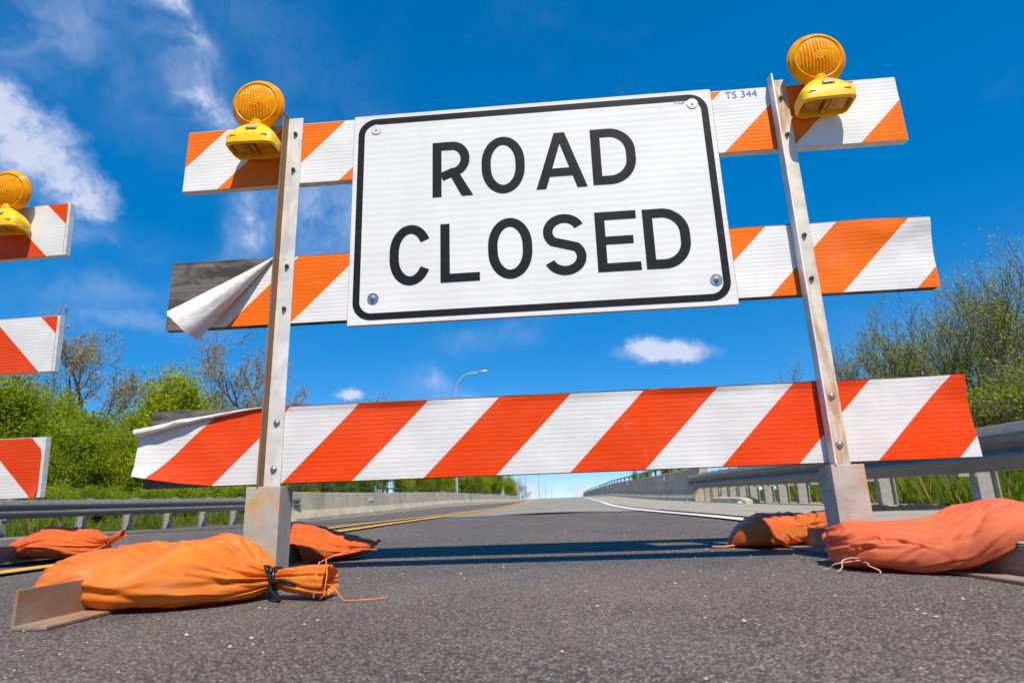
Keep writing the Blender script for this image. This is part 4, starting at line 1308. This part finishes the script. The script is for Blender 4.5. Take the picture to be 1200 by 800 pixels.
def plant(name, meshes, x, y, z, rz, sc_, label, cat, group):
    root = empty(name, (x, y, z), rz); root.scale = (sc_, sc_, sc_) if not isinstance(sc_, tuple) else sc_
    tag(root, label, cat, group)
    put(meshes[0], 'trunk', root, (0, 0, 0))
    if meshes[1]: put(meshes[1], 'crown', root, (0, 0, 0))
    return root

def at_px(px, depth, extra=0.0):
    """ground position that stands at this bearing and distance from the viewpoint"""
    lat = (px - 661.5) / FPX * depth
    return CAM.x + lat, CAM.y + depth

G1 = gen_tree(11, 6.5, .50, 4, [10, 6, 4, 3], 24000, .070, M['leaf_a'], M['bark2'], stems=3, lean=.22, up=.95, first=.12, trunk_r=.06, leaf_sp=.20, leaf_from=1)
G2 = gen_tree(12, 6.0, .52, 4, [10, 6, 4, 3], 24000, .068, M['leaf_b'], M['bark2'], stems=3, lean=.25, up=.95, first=.1, trunk_r=.055, leaf_sp=.20, leaf_from=1)
G3 = gen_tree(13, 5.5, .6, 4, [9, 6, 4, 3], 24000, .072, M['leaf_c'], M['bark2'], stems=4, lean=.35, up=.85, first=.08, trunk_r=.05, leaf_sp=.20, leaf_from=1)
B1 = gen_tree(21, 10.5, .95, 5, [5, 4, 4, 4, 2], 16000, .036, M['leaf_bud'], M['bark'], stems=1, lean=.3, up=.42, first=.35, trunk_r=.24, leaf_sp=.11, leaf_from=4, min_r=.012)
B2 = gen_tree(22, 10.0, 1.0, 5, [6, 4, 4, 3, 2], 16000, .036, M['leaf_bud'], M['bark'], stems=2, lean=.35, up=.38, first=.3, trunk_r=.2, leaf_sp=.11, leaf_from=4, min_r=.012)
S1 = gen_tree(31, 5.0, .55, 4, [6, 4, 3, 3], 4200, .028, M['leaf_b'], M['bark2'], stems=4, lean=.38, up=.8, first=.2, trunk_r=.045, leaf_sp=.09, leaf_from=2, min_r=.005)
S2 = gen_tree(32, 5.2, .55, 4, [6, 4, 4, 3], 3600, .028, M['leaf_a'], M['bark2'], stems=4, lean=.42, up=.75, first=.18, trunk_r=.05, leaf_sp=.09, leaf_from=2, min_r=.005)
S3 = gen_tree(33, 2.6, .9, 4, [8, 5, 4, 3], 4200, .032, M['leaf_a'], M['bark2'], stems=5, lean=.6, up=.4, first=.05, trunk_r=.03, leaf_sp=.14, leaf_from=1, min_r=.003)

GL = 'green trees left of the road'
left = [(-60, 26, G1, 1.05), (-5, 27, G3, .92), (38, 29, G2, 1.02), (75, 26, G1, .70), (112, 31, G3, .98), (140, 27, G2, .66), (168, 31, G1, .92), (205, 29, G2, 1.12), (235, 31, G3, .72), (262, 33, G1, .84), (290, 34, G3, .62), (322, 36, G2, .70)]
where = ['at the far left behind the second barricade', 'behind the bottom board of the left barricade', 'just right of the left barricade boards', 'below the bare tree on the left',
         'in the middle of the green left thicket', 'left of the peeled bottom board', 'just left of the torn middle board end', 'tallest in the thicket, above the peeled bottom board', 'behind the peeled end of the bottom board',
         'beneath the bare crown left of the post', 'behind the left post', 'right of the left post, above the parapet start']
kinds = {id(G1): 'fresh green upright tree ', id(G2): 'yellow-green upright tree ', id(G3): 'darker green bushy tree '}
for k, ((px, dp, mm, s), wh) in enumerate(zip(left, where)):
    x, y = at_px(px, dp); plant('leafy_tree', mm, x, y, -.9, k * 1.7, s * 1.2, kinds[id(mm)] + wh, 'tree', GL)
for k, (px, dp, sx_, wh) in enumerate([(-25, 22, .5, 'at the left picture edge above the guardrail'), (25, 23, .42, 'over the sandbag of the left barricade'), (70, 22, .45, 'right of the left barricade above the guardrail'), (108, 23, .38, 'over the kink of the left guardrail'),
        (150, 22.5, .44, 'below the peeled bottom board'), (195, 24, .42, 'behind the middle of the left guardrail'), (238, 24, .40, 'left of the left socket'), (282, 25, .42, 'behind the left socket'), (318, 27, .4, 'where the left guardrail meets the parapet')]):
    x, y = at_px(px, dp); plant('low_bush', (G3, G1)[k % 2], x, y, -1.0, k * 1.9 + .3, (sx_ * 1.5, sx_ * 1.5, sx_ * .9), ('darker' if k % 2 == 0 else 'bright') + ' green low bush ' + wh, 'bush', 'low bushes behind the left guardrail')
x, y = at_px(62, 33); plant('bare_tree', B1, x, y, -1.2, 2.3, 1.45, 'bare spreading tree rising between the left barricade and the torn board', 'tree', 'bare trees on the left')
x, y = at_px(292, 42); plant('bare_tree', B2, x, y, -1.4, 2.4, 1.75, 'bare tree with tan buds behind the left post', 'tree', 'bare trees on the left')
x, y = at_px(8, 36); plant('bare_tree', B2, x, y, -1.2, 4.0, 1.2, 'dark bare tree behind the middle board of the left barricade', 'tree', 'bare trees on the left')
far = [(352, 46, G2, .95), (385, 52, G1, .95), (418, 58, G3, 1.0), (442, 62, G1, 1.85), (472, 66, G2, 1.0), (500, 74, G1, 1.0), (526, 80, G2, 1.05), (549, 90, G3, 1.1), (568, 98, G2, 1.1), (583, 108, G1, 1.1), (597, 118, G2, 1.1)]
wf_ = ['first beyond the left parapet beside the post', 'second along the left parapet', 'third along the left parapet', 'whose tip shows above the bottom board', 'fifth along the left parapet', 'left of the tall street lamp',
       'right behind the tall street lamp', 'right of the tall street lamp', 'third right of the tall street lamp', 'second from the far end of the parapet row', 'at the far end of the left parapet row']
for k, ((px, dp, mm, s), wh) in enumerate(zip(far, wf_)):
    x, y = at_px(px, dp); plant('leafy_tree', mm, x, y, -1.6, k * 2.1 + .4, s, kinds[id(mm)] + wh, 'tree', 'trees beyond the left parapet')
x, y = at_px(606, 125); plant('bare_tree', B2, x, y, -1.6, 1.0, .75, 'small bare tree at the end of the left tree row', 'tree', 'bare trees on the left')
for k, (px, dp, s, lb) in enumerate([(752, 75, .62, 'low green tree peeping over the far right parapet'), (782, 60, .62, 'low green tree over the right parapet, nearer one')]):
    x, y = at_px(px, dp); plant('leafy_tree', G1, x, y, -.8, k * 3 + 1, s, lb, 'tree', 'trees beyond the right parapet')

right = [(1215, 11.5, S1, 1.02), (1165, 13, S2, 1.05), (1110, 13.5, S1, 1.12), (1065, 14.5, S2, 1.12), (1030, 16, S1, 1.05), (1285, 11, S2, 1.05), (990, 18, S2, 1.0), (1140, 17, S1, 1.25)]
rw = ['at the right picture edge', 'right of the middle board end', 'below the middle board end', 'above the right end of the bottom board', 'just right of the right post', 'outside the right edge, branches reaching in', 'behind the right post', 'rear one behind the board ends']
for k, ((px, dp, mm, s), wh) in enumerate(zip(right, rw)):
    x, y = at_px(px, dp); plant('twiggy_shrub', mm, x, y, land(x, y), k * 1.3, s * .80, ('half-bare twiggy shrub ' if mm is S1 else 'grey-green budding shrub ') + wh, 'shrub', 'twiggy shrubs behind the right guardrail')
for k, (px, dp, wh) in enumerate([(1010, 13, 'behind the right socket'), (1060, 12, 'beside the near guardrail post'), (1115, 11, 'behind the near guardrail post'), (1160, 10.5, 'above the coral sandbag'), (1210, 10, 'at the right edge behind the guardrail'), (1260, 9.5, 'past the right edge behind the guardrail'), (960, 16, 'left of the right socket'), (1140, 14, 'under the twiggy shrubs'), (1195, 14, 'under the rightmost twiggy shrubs')]):
    x, y = at_px(px, dp); plant('low_bush', S3, x, y, land(x, y) - .1, k * 2.2, .9, 'low dark green bush ' + wh, 'bush', 'low bushes behind the right guardrail')

def grass(name, label, n, xr, yr, hr, zf, seed, mat_):
    g = np.random.default_rng(seed)
    x = g.uniform(*xr, n); y = g.uniform(*yr, n)
    z = np.array([zf(a, c) for a, c in zip(x, y)])
    h = g.uniform(*hr, n) * (.7 + .5 * np.sin(x * 2.1 + 1) * np.sin(y * 1.7)); a = g.uniform(0, 2 * PI, n); w = g.uniform(.0025, .006, n)
    lx, ly = g.normal(0, .22, n) * h, g.normal(0, .22, n) * h
    cx, cy = np.cos(a) * w, np.sin(a) * w
    V = np.stack([np.stack([x - cx, y - cy, z], 1), np.stack([x + cx, y + cy, z], 1), np.stack([x + cx * .7 + lx * .35, y + cy * .7 + ly * .35, z + h * .6], 1), np.stack([x + lx, y + ly, z + h], 1)], 1).reshape(-1, 3)
    me = bpy.data.meshes.new(name); me.from_pydata(V.tolist(), [], np.arange(n * 4).reshape(-1, 4).tolist()); me.materials.append(mat_); me.update()
    o = bpy.data.objects.new(name, me); COL.objects.link(o); tag(o, label, 'grass', kind='stuff')
grass('grass', 'tall green grass on the verge behind the right guardrail', 70000, (3.55, 9.0), (-1, 13), (.16, .42), land, 5, M['grass'])
grass('grass', 'grass and weeds on the verge behind the left guardrail', 30000, (-17, -10.22), (2, 24), (.15, .5), land, 6, M['grass'])
